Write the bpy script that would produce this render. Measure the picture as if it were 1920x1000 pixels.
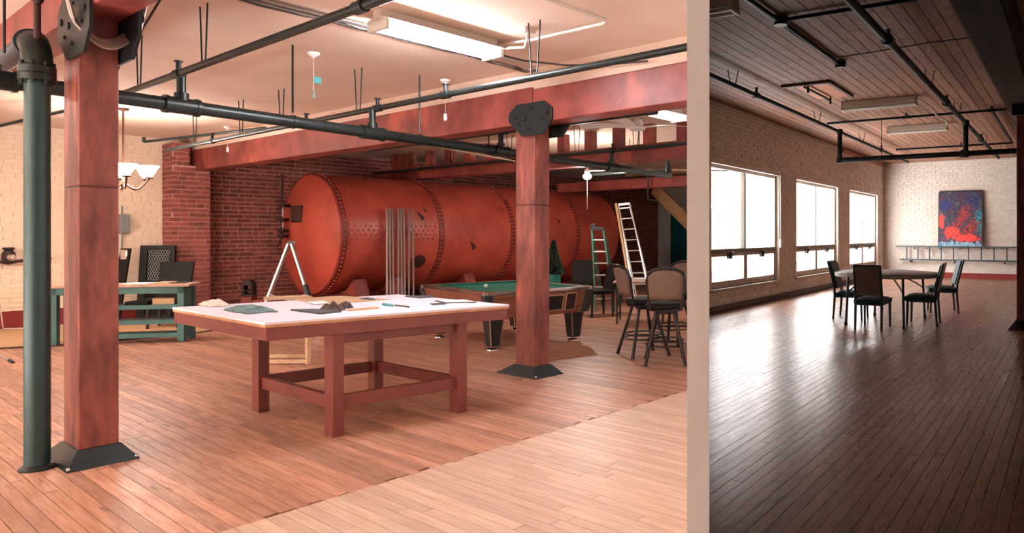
import bpy, bmesh, math, random
from mathutils import Vector, Matrix
random.seed(7)
for o in list(bpy.data.objects): bpy.data.objects.remove(o)
scene = bpy.context.scene
COL = scene.collection

# ---------------------------------------------------------------- camera, world, exposure
F, CX, HY, H = 1314., 1266., 440., 1.45          # focal length / principal point in a 1920x1000 frame, eye height
cam = bpy.data.cameras.new('camera'); cam_o = bpy.data.objects.new('camera', cam); COL.objects.link(cam_o)
cam_o.location = (0, 0, H); cam_o.rotation_euler = (math.pi/2, 0, 0)
cam.sensor_fit = 'HORIZONTAL'; cam.sensor_width = 36; cam.lens = F/1920*36
cam.shift_x = (960-CX)/1920; cam.shift_y = (HY-500)/1920
cam.clip_start = .05; cam.clip_end = 300
scene.camera = cam_o
vs = scene.view_settings
vs.view_transform = 'Standard'; vs.look = 'None'; vs.gamma = 1; vs.use_curve_mapping = False; vs.exposure = 0
world = bpy.data.worlds.new('overcast_sky'); scene.world = world; world.use_nodes = True
WB = world.node_tree.nodes['Background']; WB.inputs[0].default_value = (.97, .98, 1, 1); WB.inputs[1].default_value = 29.0
TUBE_E, CHAND_E, BULB_E = 165., 62., 700.

tA = math.atan2(.8004, .5994)      # the tank room's axes: p runs right-back, q runs left-back
tB = math.atan2(.8696, .4938)      # the window room's axes: r runs along the window wall, s towards it
def W(t, a, b, z=0): c, s = math.cos(t), math.sin(t); return Vector((a*c-b*s, a*s+b*c, z))
def A(p, q, z=0): return W(tA, p, q, z)
def B(r, s, z=0): return W(tB, r, s, z)
def lamp(name, kind, loc, energy, color=(1, 1, 1), size=.3, size_y=None, rot=(0, 0, 0), **k):
    l = bpy.data.lights.new(name, kind); l.energy = energy; l.color = color
    if kind == 'AREA':
        l.size = size
        if size_y: l.shape = 'RECTANGLE'; l.size_y = size_y
    elif kind == 'SPOT': l.shadow_soft_size = size; l.spot_size = k.get('cone', 1); l.spot_blend = .4
    else: l.shadow_soft_size = size
    o = bpy.data.objects.new(name, l); COL.objects.link(o); o.location = loc; o.rotation_euler = rot
    return o
# the ceiling strip of the bay left of the first beam, just past the picture's edge: the photograph shows its glow on the ceiling and wall there
WARM = (1, .93, .86)
lamp('strip_lamp_left_offscreen', 'AREA', A(-.5, 10.2, 3.08), 75, WARM, 1.2, .25, (0, 0, tA))

# ---------------------------------------------------------------- materials
def lin(c):
    return tuple(((x/255)/12.92 if x/255 <= .04045 else ((x/255+.055)/1.055)**2.4) for x in c)
MATS = {}
def mat(name, c1, rough=.5, metal=0., c2=None, scale=4., stretch=(1, 1, 1), rot=0., bump=0., rnd=0., detail=5, coat=0., spec=.5, c3=None, s3=1.5, t3=.6, st3=None, rough_var=0., blend=(.35, .68)):
    m = bpy.data.materials.new(name); m.use_nodes = True; MATS[name] = m
    nt = m.node_tree; N = nt.nodes; L = nt.links; b = N['Principled BSDF']
    b.inputs['Roughness'].default_value = rough; b.inputs['Metallic'].default_value = metal
    b.inputs['Specular IOR Level'].default_value = spec
    if coat: b.inputs['Coat Weight'].default_value = coat; b.inputs['Coat Roughness'].default_value = .15
    c1l = lin(c1); b.inputs['Base Color'].default_value = (*c1l, 1)
    if c2 is None and not bump and not rnd: return m
    g = N.new('ShaderNodeNewGeometry'); oi = N.new('ShaderNodeObjectInfo')
    add = N.new('ShaderNodeMath'); add.operation = 'ADD'; L.new(g.outputs['Random Per Island'], add.inputs[0]); L.new(oi.outputs['Random'], add.inputs[1])
    fr = N.new('ShaderNodeMath'); fr.operation = 'FRACT'; L.new(add.outputs[0], fr.inputs[0])
    vr = N.new('ShaderNodeVectorRotate'); vr.rotation_type = 'Z_AXIS'; vr.inputs['Angle'].default_value = -rot; L.new(g.outputs['Position'], vr.inputs['Vector'])
    def coords(st, k):
        mp = N.new('ShaderNodeMapping'); mp.inputs['Scale'].default_value = st; L.new(vr.outputs[0], mp.inputs['Vector'])
        if not rnd: return mp.outputs[0]
        ad = N.new('ShaderNodeVectorMath'); ad.operation = 'ADD'
        ml = N.new('ShaderNodeMath'); ml.operation = 'MULTIPLY'; ml.inputs[1].default_value = k; L.new(fr.outputs[0], ml.inputs[0])
        L.new(mp.outputs[0], ad.inputs[0]); L.new(ml.outputs[0], ad.inputs[1]); return ad.outputs[0]
    v = coords(stretch, 97.)
    nz = N.new('ShaderNodeTexNoise'); nz.inputs['Scale'].default_value = scale; nz.inputs['Detail'].default_value = detail; nz.inputs['Roughness'].default_value = .6
    L.new(v, nz.inputs['Vector'])
    out = None
    if c2 is not None:
        mr = N.new('ShaderNodeMapRange'); mr.inputs[1].default_value = blend[0]; mr.inputs[2].default_value = blend[1]; L.new(nz.outputs['Fac'], mr.inputs[0])
        mx = N.new('ShaderNodeMix'); mx.data_type = 'RGBA'; mx.inputs[6].default_value = (*c1l, 1); mx.inputs[7].default_value = (*lin(c2), 1)
        L.new(mr.outputs[0], mx.inputs[0]); out = mx.outputs[2]
    if c3 is not None:
        n3 = N.new('ShaderNodeTexNoise'); n3.inputs['Scale'].default_value = s3; n3.inputs['Detail'].default_value = 4
        L.new(coords(st3 or stretch, 41.), n3.inputs['Vector'])
        m3 = N.new('ShaderNodeMapRange'); m3.inputs[1].default_value = t3; m3.inputs[2].default_value = t3+.1; L.new(n3.outputs['Fac'], m3.inputs[0])
        x3 = N.new('ShaderNodeMix'); x3.data_type = 'RGBA'; x3.inputs[7].default_value = (*lin(c3), 1); L.new(m3.outputs[0], x3.inputs[0])
        if out: L.new(out, x3.inputs[6])
        else: x3.inputs[6].default_value = (*c1l, 1)
        out = x3.outputs[2]
    if rnd:
        m2 = N.new('ShaderNodeMapRange'); m2.inputs[3].default_value = 1-rnd; m2.inputs[4].default_value = 1+rnd*.7; L.new(fr.outputs[0], m2.inputs[0])
        hs = N.new('ShaderNodeHueSaturation'); L.new(m2.outputs[0], hs.inputs['Value'])
        if out: L.new(out, hs.inputs['Color'])
        else: hs.inputs['Color'].default_value = (*c1l, 1)
        out = hs.outputs[0]
    if out: L.new(out, b.inputs['Base Color'])
    if rough_var:
        rr = N.new('ShaderNodeMapRange'); rr.inputs[3].default_value = rough-rough_var; rr.inputs[4].default_value = rough+rough_var
        L.new(nz.outputs['Fac'], rr.inputs[0]); L.new(rr.outputs[0], b.inputs['Roughness'])
    if bump:
        bp = N.new('ShaderNodeBump'); bp.inputs['Strength'].default_value = bump; bp.inputs['Distance'].default_value = .01
        L.new(nz.outputs['Fac'], bp.inputs['Height']); L.new(bp.outputs[0], b.inputs['Normal'])
    return m
def emit(name, c, e):
    m = bpy.data.materials.new(name); m.use_nodes = True; MATS[name] = m
    b = m.node_tree.nodes['Principled BSDF']; b.inputs['Base Color'].default_value = (.8, .8, .8, 1)
    b.inputs['Emission Color'].default_value = (*c, 1); b.inputs['Emission Strength'].default_value = e
    return m
def glass(name, clear=.8, tint=(1, 1, 1)):
    m = bpy.data.materials.new(name); m.use_nodes = True; MATS[name] = m
    nt = m.node_tree; N = nt.nodes; L = nt.links; N.remove(N['Principled BSDF'])
    tr = N.new('ShaderNodeBsdfTransparent'); tr.inputs[0].default_value = (*tint, 1)
    tl = N.new('ShaderNodeBsdfTranslucent'); gl = N.new('ShaderNodeBsdfGlossy'); gl.inputs['Roughness'].default_value = .05
    m1 = N.new('ShaderNodeMixShader'); m1.inputs[0].default_value = 1-clear; L.new(tr.outputs[0], m1.inputs[1]); L.new(tl.outputs[0], m1.inputs[2])
    m2 = N.new('ShaderNodeMixShader'); m2.inputs[0].default_value = .06; L.new(m1.outputs[0], m2.inputs[1]); L.new(gl.outputs[0], m2.inputs[2])
    L.new(m2.outputs[0], N['Material Output'].inputs[0]); return m

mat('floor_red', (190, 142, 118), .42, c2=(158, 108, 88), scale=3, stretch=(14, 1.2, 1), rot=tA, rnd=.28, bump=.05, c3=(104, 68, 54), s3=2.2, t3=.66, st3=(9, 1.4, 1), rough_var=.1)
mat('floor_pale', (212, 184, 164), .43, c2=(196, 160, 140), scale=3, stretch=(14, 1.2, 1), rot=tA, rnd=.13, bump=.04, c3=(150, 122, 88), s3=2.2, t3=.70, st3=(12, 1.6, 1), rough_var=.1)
mat('floor_dark_joint', (60, 38, 28), .8)
mat('floor_worn', (150, 106, 78), .30, c2=(104, 68, 50), scale=3, stretch=(1.2, 13, 1), rot=tB, rnd=.32, bump=.05, c3=(62, 49, 42), s3=1.2, t3=.61, st3=(.9, 10, 1), rough_var=.12)
mat('ceiling_wood', (150, 102, 76), .7, c2=(112, 74, 54), scale=3, stretch=(1, 10, 1), rot=tB, rnd=.22, c3=(70, 44, 34), s3=5, t3=.70, st3=(2, 4, 1))
mat('plaster', (222, 196, 176), .85, c2=(208, 180, 160), scale=.9, bump=.05)
mat('white_paint', (250, 250, 248), .7)
mat('cream_brick', (238, 217, 193), .75, c2=(229, 206, 180), scale=6, rnd=.03, bump=.2)
mat('cream_joint', (235, 213, 188), .85)
mat('red_brick', (156, 82, 72), .85, c2=(124, 60, 54), scale=9, rnd=.34, bump=.4)
mat('mortar', (206, 168, 154), .9, c2=(184, 142, 128), scale=8)
mat('white_brick', (226, 213, 202), .7, c2=(208, 194, 182), scale=7, rnd=.05, bump=.3)
mat('white_joint', (220, 207, 195), .85)
mat('stained_timber', (150, 70, 62), .5, c2=(104, 42, 38), scale=2.2, stretch=(1.5, 1.5, 1.2), bump=.15, c3=(176, 84, 66), s3=1.3, t3=.6)
mat('column_timber', (144, 76, 66), .48, c2=(88, 38, 33), scale=3.2, stretch=(3, 3, .8), bump=.2, c3=(178, 92, 74), s3=1.6, t3=.62, st3=(4, 4, 1))
mat('dark_timber', (84, 34, 30), .6, c2=(56, 24, 22), scale=2, bump=.1)
mat('brown_beam', (62, 44, 32), .9, spec=.1, c2=(42, 30, 23), scale=2, stretch=(1, 6, 6), rot=tB, bump=.2)
mat('table_red', (126, 58, 50), .42, c2=(102, 44, 40), scale=3, stretch=(1, 1, 1), bump=.08)
mat('tabletop_white', (236, 230, 240), .5)
mat('plywood_edge', (196, 146, 106), .7, c2=(160, 110, 78), scale=6)
mat('black_iron', (30, 38, 40), .42, metal=.3, c2=(20, 26, 28), scale=6, bump=.1)
mat('pipe_green', (34, 66, 68), .36, metal=.1, c2=(28, 56, 58), scale=6, bump=.06)
mat('pipe_dark', (38, 46, 44), .36, metal=.4, c2=(28, 34, 34), scale=6)
mat('pipe_grey', (54, 58, 62), .5, metal=.3)
mat('tank_red', (192, 84, 68), .38, c2=(152, 58, 48), scale=1.6, bump=.06, c3=(96, 30, 26), s3=1.1, t3=.66, detail=8)
mat('rust_dark', (66, 30, 26), .7, c2=(40, 22, 20), scale=5)
mat('aluminium', (196, 192, 190), .32, metal=.85)
mat('steel_pole', (190, 178, 174), .3, metal=.9)
mat('green_glass_fibre', (44, 104, 84), .5, c2=(30, 80, 64), scale=6)
mat('tan_wood', (214, 170, 122), .6, c2=(190, 144, 98), scale=4)
mat('pale_wood', (206, 170, 140), .6, c2=(180, 140, 110), scale=4)
mat('felt', (8, 112, 92), .95)
mat('walnut', (148, 96, 74), .35, c2=(106, 62, 48), scale=4, stretch=(1, 1, 7))
mat('chrome', (220, 214, 214), .15, metal=1)
mat('black_plastic', (24, 24, 25), .45)
mat('black_leather', (24, 22, 22), .6, spec=.2, bump=.1, c2=(18, 18, 18), scale=20)
mat('teal_leather', (22, 64, 72), .5, spec=.25, bump=.08, c2=(18, 54, 62), scale=18)
mat('brown_vinyl', (142, 126, 114), .45, c2=(128, 112, 101), scale=6)
mat('chair_metal', (62, 74, 80), .42, metal=.2)
mat('stool_frame', (44, 34, 34), .4, metal=.4)
mat('stool_fabric', (122, 98, 84), .85, c2=(104, 82, 70), scale=60, bump=.2)
mat('teal_paint', (56, 106, 102), .5, c2=(40, 84, 82), scale=4)
mat('teal_door', (28, 112, 118), .25, c2=(20, 90, 98), scale=2)
mat('bench_top', (190, 158, 138), .6, c2=(160, 126, 108), scale=5)
mat('rug_tan', (206, 166, 128), .95, c2=(188, 148, 110), scale=30, bump=.2)
mat('rug_edge', (84, 58, 46), .95)
mat('cloth_teal', (120, 146, 146), .9, c2=(70, 96, 98), scale=9)
mat('cloth_white', (226, 206, 196), .9)
mat('paper', (240, 238, 242), .8)
mat('paper_dark', (70, 74, 80), .7)
mat('cardboard', (196, 164, 128), .8, c2=(180, 146, 110), scale=6)
mat('leather_brown', (70, 44, 38), .6, c2=(40, 28, 26), scale=20)
mat('white_plastic', (238, 234, 232), .4)
mat('grey_plastic', (120, 122, 118), .5)
mat('cable', (56, 46, 42), .6)
mat('cable_pale', (206, 190, 178), .55)
mat('cable_grey', (128, 112, 102), .55)
mat('tank_seam', (128, 44, 38), .5, c2=(100, 34, 30), scale=5)
mat('pipe_black', (17, 20, 22), .55, spec=.2)
mat('flex_conduit', (168, 152, 142), .4, metal=.6)
mat('brass', (84, 52, 38), .4, metal=.6)
mat('lamp_housing', (226, 214, 200), .5)
mat('dead_tube', (212, 206, 196), .4)
mat('pine_green', (36, 62, 44), .9, c2=(22, 40, 30), scale=20)
mat('window_frame', (186, 172, 156), .5, c2=(168, 152, 136), scale=4)
mat('window_metal', (130, 122, 112), .5)
mat('red_base', (136, 38, 32), .5, c2=(118, 30, 26), scale=3)
mat('dark_base', (76, 58, 48), .6, c2=(60, 46, 40), scale=3)
mat('facade', (112, 90, 84), .9, c2=(104, 83, 77), scale=1.2, spec=.1)
mat('facade_trim', (126, 119, 116), .9, spec=.1)
mat('facade_glass', (46, 50, 55), .6, spec=.1)
mat('grey_table', (164, 168, 167), .45)
mat('grey_rim', (206, 199, 191), .5)
mat('orange_ply', (196, 118, 76), .6, c2=(176, 100, 62), scale=3, stretch=(1, 6, 1), rot=tB)
mat('brown_strip', (96, 60, 44), .6)
mat('asphalt', (150, 148, 146), .9)
mat('cap_blue', (60, 150, 150), .6)
mat('pot_teal', (20, 110, 104), .4)
mat('pump_iron', (52, 40, 40), .6, metal=.3)
emit('tube_on', (.93, .93, 1.0), TUBE_E)
emit('tube_dim', (.93, .93, 1.0), TUBE_E*.07)
emit('shade_on', (1, .9, .84), CHAND_E)
emit('bulb_on', (1, .93, .86), BULB_E)
glass('pane', .985); glass('pane_clear', .985)

# ---------------------------------------------------------------- mesh building
class MB:
    def __init__(s, t=0.): s.t = t; s.c, s.s = math.cos(t), math.sin(t); s.v = []; s.f = []
    def P(s, p): return (p[0]*s.c-p[1]*s.s, p[0]*s.s+p[1]*s.c, p[2])
    def add(s, vs, fs):
        n = len(s.v); s.v += [s.P(v) for v in vs]; s.f += [tuple(i+n for i in f) for f in fs]; return s
    def hexa(s, p):      # 8 points: bottom ring, top ring
        return s.add(p, [(3, 2, 1, 0), (4, 5, 6, 7), (0, 1, 5, 4), (1, 2, 6, 5), (2, 3, 7, 6), (3, 0, 4, 7)])
    def box(s, x0, x1, y0, y1, z0, z1):
        return s.hexa([(x0, y0, z0), (x1, y0, z0), (x1, y1, z0), (x0, y1, z0), (x0, y0, z1), (x1, y0, z1), (x1, y1, z1), (x0, y1, z1)])
    def bar(s, a, b, w, h, up=(0, 0, 1)):   # rectangular bar from a to b
        a, b = Vector(a), Vector(b); d = (b-a).normalized(); u = Vector(up)
        if abs(d.dot(u)) > .98: u = Vector((1, 0, 0))
        x = d.cross(u).normalized(); y = x.cross(d).normalized()
        return s.hexa([tuple(a+x*i*w/2+y*j*h/2) for i, j in ((-1, -1), (1, -1), (1, 1), (-1, 1))]+[tuple(b+x*i*w/2+y*j*h/2) for i, j in ((-1, -1), (1, -1), (1, 1), (-1, 1))])
    def tube(s, pts, r, n=10, cap=True):
        pts = [Vector(p) for p in pts]; m = len(pts); rs = r if isinstance(r, (list, tuple)) else [r]*m
        vs = []; prev = None
        for i, p in enumerate(pts):
            d = (pts[min(i+1, m-1)]-pts[max(i-1, 0)]).normalized()
            if prev is None:
                u = Vector((0, 0, 1)) if abs(d.z) < .9 else Vector((1, 0, 0)); x = d.cross(u).normalized()
            else: x = (prev-d*prev.dot(d)).normalized()
            prev = x; y = d.cross(x)
            for k in range(n): a = 2*math.pi*k/n; vs.append(tuple(p+(x*math.cos(a)+y*math.sin(a))*rs[i]))
        fs = [(i*n+k, i*n+(k+1) % n, (i+1)*n+(k+1) % n, (i+1)*n+k) for i in range(m-1) for k in range(n)]
        if cap: fs += [tuple(range(n-1, -1, -1)), tuple((m-1)*n+k for k in range(n))]
        return s.add(vs, fs)
    def cyl(s, a, b, r, r2=None, n=14): return s.tube([a, b], [r, r if r2 is None else r2], n)
    def lathe(s, prof, c, axis=(0, 0, 1), n=24, cap=True):   # prof: (radius, distance along axis)
        d = Vector(axis).normalized(); u = Vector((0, 0, 1)) if abs(d.z) < .9 else Vector((1, 0, 0)); x = d.cross(u).normalized(); y = d.cross(x); c = Vector(c)
        vs = []
        for r, h in prof:
            for k in range(n): a = 2*math.pi*k/n; vs.append(tuple(c+d*h+(x*math.cos(a)+y*math.sin(a))*max(r, 1e-4)))
        m = len(prof)
        fs = [(i*n+k, i*n+(k+1) % n, (i+1)*n+(k+1) % n, (i+1)*n+k) for i in range(m-1) for k in range(n)]
        if cap: fs += [tuple(range(n-1, -1, -1)), tuple((m-1)*n+k for k in range(n))]
        return s.add(vs, fs)
    def ball(s, c, r, n=10, sz=1.):
        return s.lathe([(r*math.sin(math.pi*i/n), -r*sz*math.cos(math.pi*i/n)) for i in range(n+1)], c, n=n*2, cap=False)
    def prism(s, poly, o, ux, uy, th):     # polygon in plane (ux, uy) at o, extruded by th along the normal
        o, ux, uy = Vector(o), Vector(ux), Vector(uy); nn = ux.cross(uy).normalized()*th; n = len(poly)
        vs = [tuple(o+ux*a+uy*b) for a, b in poly]+[tuple(o+ux*a+uy*b+nn) for a, b in poly]
        return s.add(vs, [tuple(range(n-1, -1, -1)), tuple(range(n, 2*n))]+[(i, (i+1) % n, n+(i+1) % n, n+i) for i in range(n)])
    def build(s, name, m, parent=None, local=False, smooth=True, bevel=0., tags=None):
        me = bpy.data.meshes.new(name)
        o = bpy.data.objects.new(name, me); COL.objects.link(o)
        vs = s.v
        if parent is None:
            xs, ys, zs = zip(*vs); org = Vector(((min(xs)+max(xs))/2, (min(ys)+max(ys))/2, min(zs)))
            vs = [tuple(Vector(v)-org) for v in vs]; o.location = org
        else:
            if not local:
                inv = world_m(parent).inverted(); vs = [tuple(inv @ Vector(v)) for v in vs]
            o.parent = parent
        me.from_pydata(vs, [], s.f); me.validate()
        bm = bmesh.new(); bm.from_mesh(me); bmesh.ops.recalc_face_normals(bm, faces=bm.faces); bm.to_mesh(me); bm.free()
        me.materials.append(MATS[m] if isinstance(m, str) else m)
        if smooth: me.shade_smooth(); me.set_sharp_from_angle(angle=math.radians(35))
        if bevel:
            b = o.modifiers.new('bevel', 'BEVEL'); b.width = bevel; b.segments = 2; b.limit_method = 'ANGLE'
        if tags: tag(o, *tags)
        return o
def world_m(o):
    m = Matrix.LocRotScale(o.location, o.rotation_euler, o.scale)
    return world_m(o.parent) @ m if o.parent else m
def tag(o, label, cat, group=None):
    o['label'] = label; o['category'] = cat
    if group: o['group'] = group
    return o
def thing(name, label, cat, loc, rz=0., group=None):
    o = bpy.data.objects.new(name, None); COL.objects.link(o); o.location = loc; o.rotation_euler = (0, 0, rz); o.empty_display_size = .1
    return tag(o, label, cat, group)
def struct(o): o['kind'] = 'structure'; return o
def pix(P):
    return (CX+F*P.x/P.y, HY-F*(P.z-H)/P.y) if P.y > .2 else (-9999, -9999)
def show(P, ulim):     # apparent size of a unit patch there, 0 outside the picture
    u, v = pix(P)
    return 1/P.y**2 if ulim[0]-15 <= u <= ulim[1]+15 and -15 <= v <= 1015 else 0
UA, UB = (0, 1288), (1330, 1920)

# unit box mesh shared by alike pieces
def unit_mesh(name, m):
    b = MB(); b.box(-.5, .5, -.5, .5, -.5, .5); me = bpy.data.meshes.new(name); me.from_pydata(b.v, [], b.f); me.materials.append(MATS[m]); return me
def pieces(parent, name, stuff_name, items, m, ulim, limit=300):
    """items: (centre, sizes, rotation z, extra weight). The largest in view become objects, the rest one joined part."""
    me = unit_mesh(name, m)
    rank = sorted(items, key=lambda it: -show(it[0], ulim)*it[3])
    for c, sz, rz, w in rank[:limit]:
        o = bpy.data.objects.new(name, me); COL.objects.link(o); o.parent = parent
        o.location = c-parent.location; o.rotation_euler = (0, 0, rz); o.scale = sz
    rest = rank[limit:]
    if rest:
        b = MB()
        for c, sz, rz, w in rest:
            b.t = rz; b.c, b.s = math.cos(rz), math.sin(rz); x, y, z = sz[0]/2, sz[1]/2, sz[2]/2
            n = len(b.v)
            for dx, dy, dz in ((-x, -y, -z), (x, -y, -z), (x, y, -z), (-x, y, -z), (-x, -y, z), (x, -y, z), (x, y, z), (-x, y, z)):
                b.v.append((c.x+dx*b.c-dy*b.s, c.y+dx*b.s+dy*b.c, c.z+dz))
            b.f += [tuple(i+n for i in f) for f in ((3, 2, 1, 0), (4, 5, 6, 7), (0, 1, 5, 4), (1, 2, 6, 5), (2, 3, 7, 6), (3, 0, 4, 7))]
        o = b.build(stuff_name, m, parent, smooth=False); o['kind'] = 'stuff'
def brick_field(parent, t, plane, const, a0, a1, z0, z1, n_sign, m, ulim, holes=(), ch=.074, bl=.235, gap=.012, proud=.012, limit=300, jit=.003):
    """bricks on the plane q/s = const (plane 'b', running along a) or p/r = const (plane 'a', running along b); n_sign: side the room is on."""
    items = []; row = 0; z = z0
    while z < z1-.02:
        hgt = min(ch, z1-z)-gap; off = (bl/2 if row % 2 else 0)+random.uniform(-.03, .03); a = a0-off
        while a < a1:
            bw = bl if row % 6 else bl*.5
            segs = [(max(a, a0), min(a+bw, a1))]
            for h0, h1, g0, g1 in holes:
                if z+hgt > g0 and z < g1:
                    segs = [q for s0, s1 in segs for q in ((s0, min(s1, h0)), (max(s0, h1), s1)) if q[1]-q[0] > .03]
            for s0, s1 in segs:
                L = s1-s0-gap
                if L < .03: continue
                d = proud+random.uniform(-jit, jit); th = d+.02; cc = const+n_sign*(d-th/2)
                if plane == 'b': c = W(t, (s0+s1)/2, cc, z+hgt/2); sz = (L, th, hgt)
                else: c = W(t, cc, (s0+s1)/2, z+hgt/2); sz = (th, L, hgt)
                items.append((c, sz, t, L))
            a += bw
        z += ch; row += 1
    pieces(parent, 'brick', 'bricks', items, m, ulim, limit)
def plank_field(parent, t, along, lo, hi, rows0, rows1, w, z, m, ulim, clip=None, lens=(1.0, 2.4), th=.02, gap=.004, limit=300, face=1, ends=0):
    """planks running along axis 'a' or 'b', one row after another; clip(row_centre) -> (lo, hi) narrows a row."""
    items = []; x = rows0
    while x < rows1:
        c0 = x+w/2; l, h = (lo, hi) if clip is None else clip(c0, lo, hi)
        y = l-(random.uniform(0, lens[0]) if not ends else 0); first = True
        while y < h:
            L = random.uniform(*lens); y0, y1 = max(y, l), min(y+L, h)
            if ends and first: y0 = l+random.uniform(-ends, ends); first = False
            if h-y1 < .25: y1 = h; L = h-y+1
            if y1-y0 > .05:
                zz = z-face*th/2+random.uniform(-.0008, .0008); mid = (y0+y1)/2
                if along == 'b': c = W(t, c0, mid, zz); sz = (w-gap, y1-y0-gap, th)
                else: c = W(t, mid, c0, zz); sz = (y1-y0-gap, w-gap, th)
                near = max((show(W(t, *( (c0, yy) if along == 'b' else (yy, c0)), z), ulim) for yy in (y0, mid, y1)))
                items.append((c, sz, t, (near/(show(c, ulim) or 1e9) if show(c, ulim) else 0)*(y1-y0)))
            y += L
        x += w
    pieces(parent, 'plank', 'planks', items, m, ulim, limit)

# ================================================================ SETTING
CA, CB = 3.15, 3.92                        # ceiling heights
RAY = (1309-CX)/F                          # the dividing wall runs straight back from the viewer
def divide_q(p): return .6990*p            # where the divider crosses row p of the tank room
def divide_s(r): return .5252*r
QW, PW, SW, RW = 14.65, 18.6, 5.75, 24.8   # walls
SEAM = 3.82

# --- dividing wall, white, its end faces the viewer
g = MB(); d = Vector((RAY, 1, 0)).normalized(); nx = Vector((d.y, -d.x, 0))
y0, y1, hw = 1.6, 27., 1.6*42/F/2
p0, p1 = d*(y0/d.y), d*(y1/d.y)
g.hexa([tuple(p) for p in (p0-nx*hw, p0+nx*hw, p1+nx*hw, p1-nx*hw)]+[tuple(p+Vector((0, 0, CB+.15))) for p in (p0-nx*hw, p0+nx*hw, p1+nx*hw, p1-nx*hw)])
wd = struct(g.build('wall_divider', 'white_paint', smooth=False))

# --- tank room shell
g = MB(tA); g.box(-4.2, PW+.2, QW+.02, QW+.3, 0, CA+.2); wl = struct(g.build('wall_left', 'cream_joint', smooth=False))
PIER0, PIER1 = 4.47, 5.07
brick_field(wl, tA, 'b', QW+.02, -1.0, PIER0, .25, CA, -1, 'cream_brick', UA, gap=.012, proud=.014)
g = MB(tA); g.box(PIER0+.3, PW, QW+.0, QW+.02, 0, CA); wb = struct(g.build('wall_back', 'mortar', smooth=False))
brick_field(wb, tA, 'b', QW, PIER1-.05, PW, 0, CA, -1, 'red_brick', UA, ch=.08, bl=.26, gap=.014, proud=.008)
g = MB(tA); g.box(PIER0+.012, PIER1-.012, 14.22, QW+.01, 0, 2.66); g.box(PIER0+.012, PIER0+.27, 14.22, QW+.01, 2.66, 3.05)
pier = struct(g.build('wall_pier', 'mortar', smooth=False))
brick_field(pier, tA, 'b', 14.22, PIER0, PIER1, 0, 2.66, -1, 'red_brick', UA, ch=.08, bl=.26, gap=.013, proud=.012, limit=200)
brick_field(pier, tA, 'b', 14.22, PIER0, PIER0+.28, 2.66, 3.05, -1, 'red_brick', UA, ch=.08, bl=.2, gap=.013, proud=.012, limit=40)
brick_field(pier, tA, 'a', PIER0+.012, 14.22, QW, 0, 3.05, -1, 'red_brick', UA, ch=.08, bl=.22, gap=.013, proud=.012, limit=60)
g = MB(tA); g.box(PW, PW+.2, divide_q(PW)+.02, QW+.3, 0, CA+.2); wf = struct(g.build('wall_far', 'white_paint', smooth=False))
g = MB(tA); g.box(-4.4, -4.2, -6, QW+.3, 0, CA+.2); struct(g.build('wall_near', 'cream_joint', smooth=False))
g = MB(); g.box(-9, 12, -.75, -.6, 0, CB+.2); struct(g.build('wall_front', 'plaster', smooth=False))
g = MB(); g.box(-.02, .02, -.6, 1.62, CA, CB+.15); struct(g.build('wall_header', 'plaster', smooth=False))
# ceiling: a polygon left of the divider
def poly_slab(pts, z0, z1):
    g = MB(); n = len(pts); g.add([(x, y, z0) for x, y in pts]+[(x, y, z1) for x, y in pts], [tuple(range(n-1, -1, -1)), tuple(range(n, 2*n))]+[(i, (i+1) % n, n+(i+1) % n, n+i) for i in range(n)]); return g
a1, a2 = A(PW+.1, divide_q(PW)), A(PW+.1, QW+.1); a3 = A(-4.3, QW+.1); a4 = A(-4.3, 1)
ringA = [(0, -.65), (RAY*1.6, 1.6), (a1.x, a1.y), (a2.x, a2.y), (a3.x, a3.y), (a4.x, -.65)]
ca = struct(poly_slab(ringA, CA, CA+.12).build('ceiling', 'plaster', smooth=False))
fa = struct(poly_slab(ringA, -.12, -.021).build('floor', 'floor_dark_joint', smooth=False))
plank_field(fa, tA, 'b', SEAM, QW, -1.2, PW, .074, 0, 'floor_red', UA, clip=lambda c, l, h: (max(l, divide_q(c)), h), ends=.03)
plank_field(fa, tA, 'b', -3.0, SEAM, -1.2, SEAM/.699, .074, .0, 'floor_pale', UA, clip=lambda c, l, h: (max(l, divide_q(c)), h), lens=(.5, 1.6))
g = MB(tA); g.box(-4.2, PIER0+.01, QW-.015, QW+.03, 0, .27); struct(g.build('baseboard_left', 'red_base', smooth=False))
# plaster strip between beam and ceiling
g = MB(tA); g.hexa([(p, q, z) for z in (2.925, CA+.01) for p, q in ((4.86, divide_q(4.86)), (5.06, divide_q(5.06)), (5.06, QW), (4.86, QW))]); struct(g.build('trim_1', 'plaster', smooth=False))

# --- window room shell
WIN = [(11.42, 14.86), (15.95, 19.38), (20.52, 23.95)]; WZ0, WZ1 = .43, 2.79
def window_wall(g, s0, s1, z1):
    edges = [e for w in WIN for e in w]+[RW+.3]
    for i in range(1, len(edges), 2): g.box(edges[i], edges[i+1], s0, s1, 0, z1)
    g.box(11.0, WIN[0][0], s0, s0+.03, 0, z1)
    for a, b in WIN:
        a = max(a, s1/.5252)
        g.box(a, b, s0, s1, 0, WZ0); g.box(a, b, s0, s1, WZ1, z1)
    g.box(11.4, 11.8, s0, s0+.2, 0, WZ0); g.box(11.4, 11.8, s0, s0+.2, WZ1, z1)
g = MB(tB); window_wall(g, SW+.012, SW+.19, CB+.2); ww = struct(g.build('wall_window', 'white_joint', smooth=False))
brick_field(ww, tB, 'b', SW+.012, 10.9, RW, .1, CB, -1, 'white_brick', UB, holes=[(a, b, WZ0, WZ1) for a, b in WIN], ch=.080, bl=.32, gap=.012, proud=.014, jit=.006)
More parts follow.
